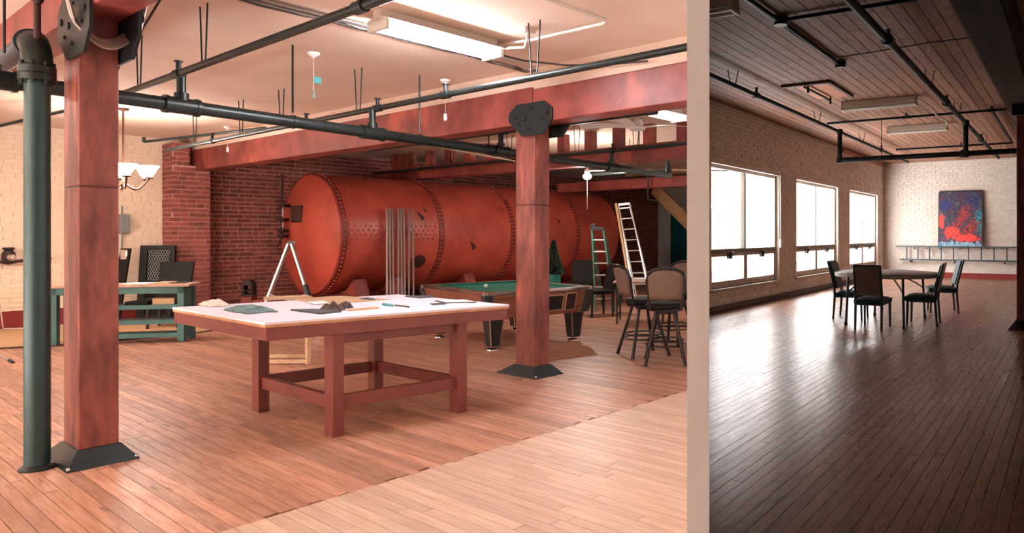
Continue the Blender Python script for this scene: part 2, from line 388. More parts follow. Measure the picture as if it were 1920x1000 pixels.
g = MB(tB); g.box(RW+.012, RW+.3, -5, SW+.3, 0, CB+.2); wr = struct(g.build('wall_end', 'white_joint', smooth=False))
brick_field(wr, tB, 'a', RW+.012, -.6, SW, .1, CB, -1, 'white_brick', UB, ch=.090, bl=.27, gap=.011, proud=.013, jit=.006)
g = MB(tB); g.box(-2, RW+.3, -5.2, -5, 0, CB+.2); struct(g.build('wall_right', 'white_joint', smooth=False))
b1, b2 = B(RW+.15, -5.1), B(RW+.15, SW+.2); b3 = B(SW/.5252, SW); b4 = B(2.0, -5.1)
ringB = [(0, -.65), (b4.x+2, -.65), (b4.x+2, b4.y), (b1.x, b1.y), (b2.x, b2.y), (b3.x, b3.y), (RAY*1.6, 1.6)]
cb = struct(poly_slab(ringB, CB+.021, CB+.15).build('ceiling', 'floor_dark_joint', smooth=False))
fb = struct(poly_slab(ringB, -.12, -.021).build('floor', 'floor_dark_joint', smooth=False))
def clipB(c, l, h): return (max(l, c/.5252) if c > 0 else l, h)
plank_field(fb, tB, 'a', 1.5, RW, -3.2, SW, .074, 0, 'floor_worn', UB, clip=clipB, lens=(1.2, 3.2), gap=.003)
plank_field(cb, tB, 'a', 1.5, RW, -3.2, SW, .155, CB, 'ceiling_wood', UB, clip=clipB, lens=(2.4, 5.0), face=-1, gap=.010)
g = MB(tB); g.box(10.9, RW, SW-.03, SW+.02, 0, .12); g.box(10.9, RW, SW-.045, SW+.02, 0, .03); struct(g.build('baseboard_window', 'dark_base', smooth=False))
g = MB(tB); g.box(RW-.03, RW+.02, -5, SW, 0, .18); struct(g.build('baseboard_end', 'red_base', smooth=False))

# --- windows: frame, mullions, panes, latches
for k, (a, b) in enumerate(WIN):
    n = k+1; fr = MB(tB); S0, S1 = SW+.06, SW+.16; tr = 1.14; mid = (a+b)/2
    fr.box(a, b, S0, S1, WZ0, WZ0+.07); fr.box(a, b, S0, S1, WZ1-.09, WZ1); fr.box(a, a+.11, S0, S1, WZ0, WZ1); fr.box(b-.11, b, S0, S1, WZ0, WZ1)
    w = struct(fr.build('window_%d' % n, 'window_frame', smooth=False))
    q = MB(tB); q.box(a-.04, b+.04, SW-.04, SW+.1, WZ0-.05, WZ0); q.build('window_sill', 'window_frame', w, smooth=False)
    q = MB(tB); q.box(a-.02, b+.02, SW-.012, SW+.06, WZ1-.02, WZ1+.06); q.box(b-.02, b+.08, SW-.012, SW+.06, WZ0, WZ1+.06); q.box(a-.08, a+.02, SW-.012, SW+.06, WZ0, WZ1+.06); q.build('window_casing', 'white_brick', w, smooth=False)
    q = MB(tB); q.box(a+.1, b-.1, S0-.01, S1, tr-.055, tr+.035); q.box(a+.1, b-.1, S0-.03, S0, tr+.0, tr+.03); q.build('transom', 'window_metal', w, smooth=False)
    q = MB(tB); q.box(mid-.03, mid+.03, S0+.01, S1, tr+.03, WZ1-.08); q.build('mullion', 'window_metal', w, smooth=False)
    q = MB(tB); q.box(mid-.05, mid+.05, S0, S1, WZ0+.06, tr-.05); q.build('mullion', 'window_frame', w, smooth=False)
    for x0, x1 in ((a+.1, mid), (mid, b-.1)):
        q = MB(tB); q.box(x0, x1, S0+.04, S0+.05, tr, WZ1-.05); q.build('pane', 'pane', w, smooth=False)
        s_ = MB(tB); e = .06
        s_.box(x0+.02, x1-.02, S0, S0+.05, WZ0+.07, WZ0+.07+e); s_.box(x0+.02, x1-.02, S0, S0+.05, tr-.05-e, tr-.05); s_.box(x0+.02, x0+.02+e, S0, S0+.05, WZ0+.07, tr-.05); s_.box(x1-.02-e, x1-.02, S0, S0+.05, WZ0+.07, tr-.05)
        sh = s_.build('sash', 'window_frame', w, smooth=False)
        q = MB(tB); q.box(x0+.05, x1-.05, S0+.03, S0+.038, WZ0+.1, tr-.08); q.build('pane', 'pane_clear', sh, smooth=False)
        q = MB(tB); m_ = (x0+x1)/2; q.box(m_-.07, m_+.07, S0-.05, S0+.01, tr-.16, tr-.05); q.cyl((m_, S0-.05, tr-.12), (m_, S0-.09, tr-.03), .02); q.build('latch', 'black_plastic', sh)
    if k == 0:
        q = MB(tB); q.cyl((b+.0, SW-.03, WZ1), (b+.02, SW-.03, 1.3), .012, n=6); q.box(b-.05, b+.08, SW-.06, SW-.02, 1.16, 1.34); q.build('blind_chain', 'white_plastic', w)
    # the opening lets the overcast sky in (sampling portal only)
    pl = bpy.data.lights.new('window_portal', 'AREA'); pl.shape = 'RECTANGLE'; pl.size = b-a; pl.size_y = WZ1-WZ0; pl.cycles.is_portal = True
    po = bpy.data.objects.new('window_portal', pl); COL.objects.link(po); po.location = B(mid, SW+.22, (WZ0+WZ1)/2)
    po.rotation_euler = (-B(0, 1)).to_track_quat('-Z', 'Z').to_euler()

# --- outside: the house across the court
SF = 12.5
g = MB(tB); g.box(SF/.5252+1, 70, SF, SF+.5, -4, 6.6); bld = thing('house_across', 'pale rendered building seen outside through the tall windows', 'building', B(30, SF, -4)); g.build('wall', 'facade', bld, smooth=False)
ring = MB(tB); ring.box(SF/.5252+1, 70, SF-.08, SF, .05, .3); ring.build('string_course', 'facade_trim', bld, smooth=False)
ring = MB(tB); ring.box(SF/.5252+1, 70, SF-.08, SF, 3.9, 4.2); ring.build('string_course', 'facade_trim', bld, smooth=False)
for a in [24.6+2.55*i+(1.1 if i % 3 == 2 else 0) for i in range(13)]:
    for z0, z1 in ((-.55, .35), (.75, 2.6), (4.5, 5.9)):
        g = MB(tB); g.box(a, a+1.5, SF-.05, SF+.02, z0, z1); f_ = g.build('window', 'facade_trim', bld, smooth=False)
        for x0, x1 in ((.1, .7), (.8, 1.4)):
            g = MB(tB); g.box(a+x0, a+x1, SF-.07, SF-.04, z0+.1, z1-.1); g.build('pane', 'facade_glass', f_, smooth=False)
g = MB(tB); g.box(26, 80, SW+.4, SF+1, -4.2, -4); struct(g.build('floor_court', 'asphalt', smooth=False))

# ---------------------------------------------------------------- where a sight line meets a plane of a room (survey helpers)
def sight(u, v): return Vector(((u-CX)/F, 1, (HY-v)/F))
def loc(t, V): c, s = math.cos(t), math.sin(t); return (V.x*c+V.y*s, -V.x*s+V.y*c)
def at_b(t, u, v, b): d = sight(u, v); x, y = loc(t, d); k = b/y; return (x*k, b, H+d.z*k)
def at_a(t, u, v, a): d = sight(u, v); x, y = loc(t, d); k = a/x; return (a, y*k, H+d.z*k)
def at_z(t, u, v, z): d = sight(u, v); k = (z-H)/d.z; x, y = loc(t, d*k); return (x, y, z)
AQ = lambda u, v, q: at_b(tA, u, v, q)
AP = lambda u, v, p: at_a(tA, u, v, p)
AZ = lambda u, v, z=0.: at_z(tA, u, v, z)
BZ = lambda u, v, z=0.: at_z(tB, u, v, z)

# ================================================================ TANK ROOM
# --- timber columns and beams
def column(p0, p1, q0, q1, base, ztop, label, gz, gq, plates):
    t = thing('timber_column', label, 'column', A((p0+p1)/2, (q0+q1)/2), 0, 'red timber columns')
    m = MB(tA); m.box(p0, p1, q0, q1, .02, 1.75); m.build('post', 'column_timber', t, bevel=.008)
    m = MB(tA); m.box(p0, p1, q0, q1, 1.757, ztop); m.build('post', 'column_timber', t, bevel=.008)
    m = MB(tA); m.box(p0+.003, p1-.003, q0+.003, q1-.003, 1.7, 1.8); m.build('joint', 'dark_timber', t)
    b0, b1, c0, c1 = base; zt = .10
    m = MB(tA); m.hexa([(b0, c0, 0), (b1, c0, 0), (b1, c1, 0), (b0, c1, 0), (p0-.01, q0-.01, zt), (p1+.01, q0-.01, zt), (p1+.01, q1+.01, zt), (p0-.01, q1+.01, zt)])
    sk = m.build('base_skirt', 'black_iron', t, bevel=.004)
    m = MB(tA)
    for x, y in ((b0+.012, c0+.012), (b1-.02, c0+.015), (b0+.012, c1-.02)): m.ball((x, y, .02), .012, 6)
    m.build('rivet', 'chrome', sk)
    for pf, th in plates:
        poly = [(gq[0]+.13, gz[0]), (gq[1]-.2, gz[0]), (gq[1], gz[0]+.16), (gq[1], gz[1]-.08), (gq[1]-.12, gz[1]), (gq[0]+.12, gz[1]), (gq[0], gz[1]-.08), (gq[0], gz[0]+.14)]
        m = MB(tA); m.prism(poly, (pf, 0, 0), (0, 1, 0), (0, 0, 1), th); pl = m.build('gusset_plate', 'black_iron', t, smooth=False, bevel=.003)
        for qq, zz in ((.12, .62), (.2, .45), (.46, .8), (.62, .5), (.5, .2), (.75, .36), (.86, .62)):
            m = MB(tA); c = (pf, gq[0]+(gq[1]-gq[0])*qq, gz[0]+(gz[1]-gz[0])*zz); big = .024 if zz in (.62, .5) else .013
            m.lathe([(big, -.0), (big, .03)], (c[0]+(th if th > 0 else 0) - (.03 if pf < (p0+p1)/2 else 0), c[1], c[2]), (1, 0, 0), 6); m.build('bolt', 'black_iron', pl, smooth=False)
    return t
column(1.272, 1.478, 5.62, 5.95, (1.185, 1.56, 5.49, 6.1), 2.84, 'red stained timber column beside the green standpipe', (2.56, 2.97), (5.28, 5.97), ((1.245, .02), (1.505, -.02)))
column(4.86, 5.065, 5.43, 5.72, (4.76, 5.15, 5.30, 5.92), 2.60, 'red stained timber column beside the pool table', (2.46, 2.79), (5.13, 5.78), ((4.815, .02), (5.10, -.02)))
def beam(name, p0, p1, q0, q1, z0, z1, label, m_='stained_timber'):
    m = MB(tA); m.hexa([(p, max(q, divide_q(p)), z) for z in (z0, z1) for p, q in ((p0, q0), (p1, q0), (p1, q1), (p0, q1))]); return m.build(name, m_, bevel=.012, tags=(label, 'beam', 'timber ceiling beams'))
beam('timber_beam', 1.265, 1.485, 1.35, QW-.1, 2.83, CA+.01, 'stained timber beam running over the column by the green standpipe', )
beam('timber_beam', 4.835, 5.085, 5.445, 14.42, 2.585, 2.955, 'red stained timber beam from the brick pier to the column by the pool table')
beam('timber_beam', 4.835, 5.085, 3.3, 5.435, 2.585, 2.93, 'red stained timber beam from the pool table column to the white divider')
beam('timber_beam', 8.3, 8.55, 5.95, 14.5, 2.585, 2.84, 'dark red timber beam over the middle of the tank carrying short blocks')
beam('timber_beam', 11.8, 12.05, 8.4, 12.4, 2.46, 2.68, 'reddish timber beam over the far end of the tank')
for i, u in enumerate((736, 748, 766, 802, 838, 875, 915, 1051, 1102, 1155, 1213, 1276)):
    p, q, z = AP(u, 290, 8.36); m = MB(tA); m.box(8.36, 8.5, q-.08, q+.08, 2.838, CA+.01); m.build('joist_block', 'stained_timber', bevel=.004, tags=('short dark timber block standing on the beam over the tank', 'block', 'blocks between beam and ceiling'))
# --- standpipe
t = thing('standpipe', 'dark green cast iron standpipe with flanged elbow beside the red column', 'pipe', A(1.105, 5.76))
R = .064; c = (1.105, 5.76)
m = MB(tA); m.cyl((*c, .0), (*c, 2.46), R, n=28); m.build('pipe', 'pipe_green', t)
m = MB(tA); m.lathe([(.09, 0), (.09, .012), (.082, .02), (.066, .03)], (*c, 0), n=28); m.build('floor_flange', 'black_iron', t)
m = MB(tA); m.lathe([(.092, 2.40), (.092, 2.44)], (*c, 0), n=28); m.lathe([(.092, 2.445), (.092, 2.485), (.078, 2.50)], (*c, 0), n=28); fl = m.build('flange', 'pipe_dark', t)
for k in range(8):
    a = k*math.pi/4+.3; m = MB(tA); x, y = c[0]+.08*math.cos(a), c[1]+.08*math.sin(a); m.cyl((x, y, 2.375), (x, y, 2.515), .011, n=6); m.build('bolt', 'black_iron', fl)
m = MB(tA); pts = [(c[0], c[1], 2.48)]+[(c[0], c[1]+.16-.16*math.cos(a), 2.5+.16*math.sin(a)) for a in [i*math.pi/16 for i in range(9)]]
m.tube(pts, .076, 24); m.build('elbow', 'pipe_dark', t)
m = MB(tA); m.cyl((c[0], c[1]+.14, 2.66), (c[0], c[1]+.18, 2.66), .088, n=24); m.cyl((c[0], c[1]+.16, 2.66), (c[0], QW, 2.66), R, n=24); m.build('pipe', 'pipe_grey', t)
m = MB(tA); m.cyl((*c, 2.66), (*c, 2.98), .018); m.cyl((c[0], c[1], 2.9), (c[0], c[1]-.16, 3.0), .03); m.lathe([(.05, 0), (.06, .01), (.05, .02)], (c[0], c[1]-.18, 3.02), (0, -1, .6), 14); m.build('valve', 'rust_dark', t)
m = MB(tA); m.cyl((c[0]-.1, c[1]+.3, 2.6), (c[0]-.1, c[1]+.3, CA), .008, n=6); m.build('hanger_rod', 'black_iron', t)
# --- flexible conduit slung round the column head, cable running off it
m = MB(tA)
for k in range(4):
    pts = []
    for i in range(17):
        f = i/16; pts.append((1.22+.32*f, 5.55-.03*k, 2.80-.022*k-.12*math.sin(math.pi*f)))
    m.tube([(1.12, 5.4, 3.1)]+pts+[(1.60, 5.5, 3.0)], .010, 6)
m.build('conduit_coil', 'flex_conduit', tags=('loops of flexible metal conduit slung round the column head', 'conduit'))
m = MB(tA); m.tube([(1.7, 5.3, CA), (1.62, 5.62, 2.85), (1.52, 5.75, 2.6), (1.49, 5.8, 2.45)], .008, 6); m.build('cable', 'cable', tags=('dark cable curving from the ceiling to the column head', 'cable'))

# --- sprinkler main and branches
M0, M1 = Vector((.95, 6.27, 2.46)), Vector((9.55, 7.27, 2.46))
def mainp(p): f = (p-M0.x)/(M1.x-M0.x); return M0+(M1-M0)*f
t = thing('sprinkler_main', 'large dark green sprinkler main crossing the tank room under the beams', 'pipe', A(*mainp(5)))
m = MB(tA); m.tube([M0, M1], .052, 18); m.build('pipe', 'pipe_dark', t)
m = MB(tA); m.tube([mainp(-3), M0], .052, 18); m.build('pipe', 'pipe_dark', t)
for p in (.98, 2.08, 3.78, 5.55, 7.85, 9.5):
    c = mainp(p); d = (M1-M0).normalized()
    m = MB(tA)
    if p < 9.4: m.tube([c-d*.12, c+d*.12], .064, 18); m.tube([c-d*.125, c-d*.095], .07, 18); m.tube([c+d*.095, c+d*.125], .07, 18)
    m.cyl((c.x, c.y, 2.5), (c.x, c.y, 2.56), .05); cp = m.build('tee', 'pipe_dark', t)
    if p > 1: m = MB(tA); m.cyl((c.x, c.y, 2.52), (c.x, c.y, 2.71), .032); m.build('riser', 'pipe_dark', cp)
for p in (2.97, 5.35, 4.35, 6.4, 8.6):
    c = mainp(p); m = MB(tA); m.tube([(c.x, c.y, 2.54), (c.x, c.y, CA)], .009, 6); m.lathe([(.062, -.012), (.062, .012)], c, (1, .1, 0), 18, cap=False); m.build('hanger', 'black_iron', t)
def branch(p, q0, q1, z, label, hang, heads, r=.027):
    t = thing('sprinkler_branch', label, 'pipe', A(p, (q0+q1)/2, z), 0, 'sprinkler branch pipes of the tank room')
    m = MB(tA); m.tube([(p, q0, z), (p, q1, z)], r, 14); m.build('pipe', 'pipe_dark', t)
    for q in hang:
        m = MB(tA)
        m.tube([(p, q-.07, CA), (p-.0, q-.03, z-.02), (p, q+.03, z-.02), (p, q+.07, CA)], .006, 6); m.build('hanger', 'black_iron', t)
    for q in heads:
        m = MB(tA); m.tube([(p, q-.05, z), (p, q+.05, z)], r*1.35, 14); m.cyl((p, q, z), (p, q, z+.09), .018); m.cyl((p, q, z+.09), (p, q, z+.10), .03); m.build('sprinkler_head', 'black_iron', t)
    return t
branch(2.06, 1.5, 9.3, 2.71, 'sprinkler branch pipe crossing the ceiling by the fluorescent lamp', (5.9, 7.3, 8.6), (3.72, 6.40))
branch(3.80, 2.7, 12.3, 2.705, 'sprinkler branch pipe along the red beam from pier to column', (4.25, 6.9, 8.6, 9.7, 11.2), (5.42, 6.54, 8.0, 10.6))
branch(5.57, 4.4, 9.8, 2.70, 'sprinkler branch pipe hidden just behind the red beam', (7.2,), (6.75,))
branch(7.85, 5.7, 13.6, 2.71, 'sprinkler branch pipe in front of the beam with short blocks', (6.6, 7.8, 9.4, 11), (7.05, 8.6, 12))
branch(9.5, 7.2, 9.2, 2.56, 'short sprinkler branch pipe at the end of the main by the stair', (8.2,), (7.3,))
m = MB(tA); m.tube([AQ(270, 266, 13), AQ(500, 240, 11.5)], .02, 8); m.tube([AQ(270, 266, 13), (AQ(270, 266, 13)[0], 13, 2.95)], .022, 8); m.build('sprinkler_pipe', 'pipe_dark', tags=('thin dark pipe end under the ceiling by the brick pier', 'pipe'))
m = MB(tA); m.tube([AQ(0, 236, 12.6), AQ(135, 205, 11.5)], .022, 8); m.build('sprinkler_pipe', 'pipe_dark', tags=('thin dark pipe under the ceiling behind the green standpipe', 'pipe'))

# --- fluorescent strips
def strip(p0, p1, q, z, label, mt='tube_on'):
    t = thing('fluorescent_lamp', label, 'lamp', A((p0+p1)/2, q, z), 0, 'fluorescent strips of the tank room')
    m = MB(tA); m.box(p0, p1, q-.05, q+.05, z+.03, CA+.005); m.hexa([(p0, q-.16, z), (p1, q-.16, z), (p1, q+.16, z), (p0, q+.16, z), (p0, q-.05, z+.04), (p1, q-.05, z+.04), (p1, q+.05, z+.04), (p0, q+.05, z+.04)]); m.build('housing', 'lamp_housing', t, smooth=False, bevel=.004)
    for x in (p0, p1-.03):
        m = MB(tA); m.box(x, x+.03, q-.13, q+.13, z-.07, z+.02); m.build('end_bracket', 'lamp_housing', t, smooth=False, bevel=.003)
    for dq in (-.095, .095):
        m = MB(tA); m.cyl((p0+.03, q+dq, z-.03), (p1-.03, q+dq, z-.03), .024, n=12); m.build('tube', mt, t)
strip(2.88, 3.98, 4.97, 3.06, 'lit twin fluorescent strip on the ceiling above the white work table')
strip(7.05, 7.72, 5.70, 3.06, 'lit twin fluorescent strip beyond the red beam near the ceiling fan', 'tube_dim')
t = thing('surface_conduit', 'painted conduit run with junction box on the ceiling by the lamp', 'conduit', A(4.1, 4.2, CA))
m = MB(tA); m.tube([(3.98, 4.97, 3.12), (4.08, 4.6, 3.125), (4.12, 3.80, 3.13), (4.08, 3.73, 3.13), (3.2, 3.72, 3.13)], .014, 8); m.build('conduit', 'cable_pale', t)
m = MB(tA); m.tube([(3.98, 4.9, 3.08), (4.02, 4.62, 3.05), (3.93, 4.48, 3.08), (3.9, 4.46, 3.14)], .011, 8); m.build('flex_lead', 'cable_pale', t)
m = MB(tA); m.box(3.84, 3.95, 4.4, 4.5, 3.11, 3.15); m.build('junction_box', 'cable_pale', t, smooth=False, bevel=.004)
# --- cable bundle stapled to the ceiling
for k, (dq, rr, mt) in enumerate(((0, .015, 'cable'), (.035, .012, 'cable_grey'), (.065, .011, 'cable'), (-.035, .011, 'cable_grey'), (.095, .010, 'cable'))):
    rnd = random.Random(k); m = MB(tA); pts = []
    for i in range(26):
        p = 1.7+.145*i; q = 5.38+dq*(1 if i < 18 else .4)+.012*rnd.uniform(-1, 1)+(.0 if i < 18 else .012*(i-18)); pts.append((p, q, 3.125+.008*rnd.uniform(-1, 1)-(.03 if 17 < i < 22 else 0)))
    m.tube(pts, rr, 6); m.build('ceiling_cable', mt, tags=('cable of the bundle running along the ceiling beside the fluorescent strip', 'cable', 'ceiling cable bundle'))
m = MB(tA); m.tube([(3.6, 5.2, 3.12), (4.3, 4.95, 3.04), (4.6, 4.7, 3.02), (4.75, 4.3, 3.0), (4.8, 3.9, 2.98)], .009, 6); m.build('ceiling_cable', 'cable', tags=('dark loose cable arching from the lamp to the red beam', 'cable'))
# --- smoke detectors / pull switches
for u, v, L_, lab in ((588, 103, .33, 'white ceiling rose with beaded pull chain and small teal tag'), (835, 153, .35, 'white ceiling rose with pull cord in front of the red beam'), (427, 240, .3, 'white ceiling rose with short pull cord near the brick pier')):
    x, y, z = AZ(u, v, 3.13); t = thing('pull_switch', lab, 'switch', A(x, y, 3.13))
    m = MB(tA); m.lathe([(.055, .02), (.05, .0), (.02, -.02), (.008, -.03)], (x, y, 3.13)); m.build('rose', 'white_plastic', t)
    m = MB(tA); m.cyl((x, y, 3.12), (x, y, 3.12-L_), .004, n=6); m.build('cord', 'cable_pale', t)
    m = MB(tA); m.lathe([(.012, 0), (.02, .02), (.018, .07), (.008, .08)], (x, y, 3.05-L_), n=10); m.build('pull_knob', 'grey_plastic' if u == 588 else 'white_plastic', t)
    if u == 588: m = MB(tA); m.box(x-.002, x+.07, y-.004, y+.004, 3.2-L_, 3.26-L_); m.build('tag', 'cap_blue', t, smooth=False)
# --- ceiling fan
x, y, z = AZ(1195, 238, 2.78)
t = thing('ceiling_fan', 'white three blade ceiling fan beyond the red beam', 'fan', A(x, y, z))
m = MB(); c = A(x, y); m.cyl((c.x, c.y, 2.85), (c.x, c.y, CA), .014); m.lathe([(.05, 0), (.02, -.06)], (c.x, c.y, CA)); m.build('rod', 'white_plastic', t)
m = MB(); m.lathe([(.0, 2.74), (.10, 2.745), (.105, 2.77), (.07, 2.80), (.055, 2.86), (.03, 2.88), (.012, 2.9)], (c.x, c.y, 0)); m.build('motor', 'white_plastic', t)
for ang in (178, 4, 245):
    a = math.radians(ang); dx, dy = math.cos(a), math.sin(a); m = MB(); vs = []
    L_ = .62
    for i in range(9):
        f = i/8; r = .09+f*L_; w = .02+.055*math.sin(min(1, f*1.6)*math.pi/2)*(1 if f < .9 else .75); zz = 2.775+.02*math.sin(f*math.pi)
        for sgn in (-1, 1):
            for th in (0, .008): vs.append((c.x+dx*r-dy*w*sgn, c.y+dy*r+dx*w*sgn, zz+th+sgn*.012))
    fs = []
    for i in range(8):
        b = i*4; n = b+4; fs += [(b, b+2, n+2, n), (b+1, n+1, n+3, b+3), (b, n, n+1, b+1), (b+2, b+3, n+3, n+2)]
    fs += [(0, 1, 3, 2), (32, 34, 35, 33)]
    m.add(vs, fs); m.build('blade', 'white_plastic', t)
# --- bare bulb lamp
x, y, z = AZ(1101, 329, 2.5)
t = thing('bulb_lamp', 'lit bare bulb lamp with pull cord hanging over the tank end', 'lamp', A(x, y, z)); c = A(x, y)
m = MB(); m.cyl((c.x, c.y, 2.58), (c.x, c.y, CA), .01, n=8); m.lathe([(.035, .05), (.05, .0), (.03, -.03)], (c.x, c.y, 2.56)); m.build('holder', 'white_plastic', t)
m = MB(); m.ball((c.x, c.y, 2.48), .075, 8, .75); m.build('bulb', 'bulb_on', t)
m = MB(); m.cyl((c.x, c.y, 2.45), (c.x, c.y, 1.9), .005, n=6); m.build('pull_cord', 'cable_pale', t)
m = MB(tA); m.tube([(x, y, 2.58), (x+.6, y-.9, 2.60), (x+1.5, y-2.0, 2.58)], .012, 6); m.build('supply_cable', 'cable_pale', t)
m = MB(tA); m.tube([AP(775, 268, 7.7), AP(900, 290, 7.7), AP(965, 302, 7.7)], .014, 6); m.build('ceiling_cable', 'cable_pale', tags=('pale cable slung in front of the beam with short blocks', 'cable'))
# --- chandelier
cx, cy, cz = AQ(231, 345, 11.6)
t = thing('chandelier', 'bronze chandelier with frosted glass shades, lit, near the cream wall', 'lamp', A(cx, cy, cz)); c = A(cx, cy)
m = MB(); m.lathe([(.005, cz-.06), (.03, cz-.03), (.035, cz), (.018, cz+.05), (.012, cz+.25), (.012, CA-.04), (.06, CA-.03), (.07, CA)], (c.x, c.y, 0), n=14); m.build('stem', 'brass', t)
for k in range(6):
    a = math.radians(15+60*k); dx, dy = math.cos(a), math.sin(a); pts = []
    for i in range(11):
        f = i/10; r = .03+.27*f; pts.append((c.x+dx*r, c.y+dy*r, cz-.0-.07*math.sin(f*math.pi*.95)+.10*max(0, f-.55)*2))
    m = MB(); m.tube(pts, .011, 8); e = Vector(pts[-1]); m.lathe([(.045, .0), (.05, .012), (.03, .025), (.03, .05)], e, n=12); ar = m.build('arm', 'brass', t)
    m = MB(); m.lathe([(.04, .04), (.065, .07), (.085, .12), (.12, .17), (.115, .17), (.08, .12), (.06, .075), (.03, .05)], e, n=16, cap=False); m.build('shade', 'shade_on', ar)

# --- the tank
PT0, PT1, QT, ZT, RT = 6.2, 13.4, 12.93, 1.45, 1.10
t = thing('tank', 'huge riveted red steel tank lying on timber blocks by the brick wall', 'tank', A((PT0+PT1)/2, QT, 0))
m = MB(tA); m.lathe([(RT, .0), (RT, PT1-PT0)], (PT0, QT, ZT), (1, 0, 0), 64, cap=False); m.build('shell', 'tank_red', t)
m = MB(tA); m.lathe([(.001, -.17), (.3, -.165), (.6, -.135), (.85, -.085), (1.0, -.04), (RT-.02, .0), (RT-.0, .05)], (PT0, QT, ZT), (1, 0, 0), 64, cap=False); en = m.build('end_plate', 'tank_red', t)
m = MB(tA); m.lathe([(RT, 0), (1.0, .1), (.7, .22), (.3, .29), (.001, .3)], (PT1, QT, ZT), (1, 0, 0), 48, cap=False); m.build('end_plate', 'tank_red', t)
for p, wd in ((PT0+.02, .10), (8.15, .13), (9.92, .13), (11.9, .13)):
    m = MB(tA); m.lathe([(RT, -wd/2), (RT+.012, -wd/2+.004), (RT+.012, wd/2-.004), (RT, wd/2)], (p+wd/2, QT, ZT), (1, 0, 0), 64, cap=False); bd = m.build('seam_band', 'tank_seam', t)
    m = MB(tA)
    for k in range(84):
        a = 2*math.pi*k/84
        for dp in ((0,) if wd < .12 else (.03, -.03)):
            m.lathe([(.020, 0), (.015, .013), (.004, .018)], (p+wd/2+dp, QT+(RT+.01)*math.cos(a), ZT+(RT+.01)*math.sin(a)), (0, math.cos(a), math.sin(a)), 6)
    o = m.build('rivets', 'tank_red', bd); o['kind'] = 'stuff'
for p0, p1, z in ((6.35, 8.1, 1.46), (10.75, 11.85, 1.52)):
    a0 = math.pi+.12; m = MB(tA); n = 6; vs = []
    for i in range(n+1):
        a = a0-.30*i/n-(.0); 
        for pp in (p0, p1): vs.append((pp, QT+(RT+.014)*math.cos(a), ZT+(RT+.014)*math.sin(a)))
    m.add(vs, [(2*i, 2*i+1, 2*i+3, 2*i+2) for i in range(n)]); pl = m.build('lap_plate', 'tank_red', t)
    m = MB(tA)
    for j in range(4):
        a = a0-.05-.07*j
        for i in range(int((p1-p0)/.1)):
            m.lathe([(.026, 0), (.019, .015), (.004, .022)], (p0+.05+.1*i+(.05 if j % 2 else 0), QT+(RT+.014)*math.cos(a), ZT+(RT+.014)*math.sin(a)), (0, math.cos(a), math.sin(a)), 6)
    o = m.build('rivets', 'tank_red', pl); o['kind'] = 'stuff'
def shell_patch(poly):     # scraped dark patch riding on the shell: (p, angle) corners
    m = MB(tA); m.add([(p, QT+(RT+.004)*math.cos(a), ZT+(RT+.004)*math.sin(a)) for p, a in poly], [tuple(range(len(poly)))]); m.build('bare_patch', 'rust_dark', t)
PI = math.pi
for pz, az, s in ((7.78, PI-.33, .16), (8.95, PI+.2, .17), (11.35, PI-.3, .1), (10.8, PI+.06, .12), (7.9, PI-.45, .08)):
    shell_patch([(pz-s*.5, az-s*.5), (pz+s*.1, az-s*.2), (pz+s*.55, az+s*.25), (pz+s*.1, az+s*.6), (pz-s*.15, az+s*.1)])
m = MB(tA); y, z = AP(556, 402, 6.02)[1:]; m.box(5.99, 6.08, y-.17, y+.2, z-.15, z+.16); m.build('hatch', 'rust_dark', t, smooth=False, bevel=.03)
y, z = AP(533, 390, 6.0)[1:]
gp = MB(tA); gp.tube([(5.96, y, 2.55), (5.96, y, 1.42)], .022, 10); gp.build('gauge_pipe', 'rust_dark', t)
m = MB(tA); m.tube([(5.93, y-.1, 1.98), (5.93, y-.1, 1.5)], .012, 8); m.build('gauge_glass', 'steel_pole', t)
for zz in (1.98, 1.72, 1.52, 1.42):
    m = MB(tA); m.cyl((6.08, y-.03, zz), (5.9, y-.08, zz), .03); m.cyl((5.93, y+.1, zz), (5.93, y-.16, zz), .02); m.lathe([(.06, 0), (.065, .012), (.055, .025)], (5.9, y-.13, zz), (-1, 0, 0), 12); m.build('valve', 'rust_dark', t)
for dz, dy in ((1.28, .25), (1.24, -.15)):
    m = MB(tA); m.tube([(6.03, y+dy, dz), (5.95, y+dy-.1, dz-.05), (5.96, y+dy-.2, dz+.04)], .018, 8); m.build('old_fitting', 'rust_dark', t)
m = MB(tA); m.lathe([(.13, 0), (.13, .03), (.1, .04)], (7.75, QT-RT*.93, ZT-RT*.46), (0, -.9, -.45), 16); m.lathe([(.07, 0), (.07, .06)], (7.75, QT-RT*.93, ZT-RT*.46), (0, -.9, -.45), 12); m.build('manhole', 'rust_dark', t)
for p in (6.6, 7.3, 8.9, 10.8, 12.6):
    m = MB(tA); m.box(p-.12, p+.12, QT-1.15, QT+1.0, 0, .36); m.hexa([(p-.12, QT-1.15, .36), (p+.12, QT-1.15, .36), (p+.12, QT-.35, .36), (p-.12, QT-.35, .36), (p-.12, QT-1.0, .66), (p+.12, QT-1.0, .66), (p+.12, QT-.75, .46), (p-.12, QT-.75, .46)]); m.build('timber_chock', 'stained_timber', t, smooth=False, bevel=.01)
# --- aluminium poles leaning on the tank
for k, (u, lean) in enumerate(((727, 0), (732, .01), (737, .02), (748, 0), (753, .02), (758, .03), (768, .0), (775, .02))):
    x, y, z = AQ(u, 391, 11.74); m = MB(tA); m.cyl((x*.975+lean, 11.76*.975, 0), (x, 11.76, z), .018, n=8)
    m.build('metal_pole', 'steel_pole', tags=('slim shiny metal pole leaning against the red tank', 'pole', 'poles leaning against the tank'))

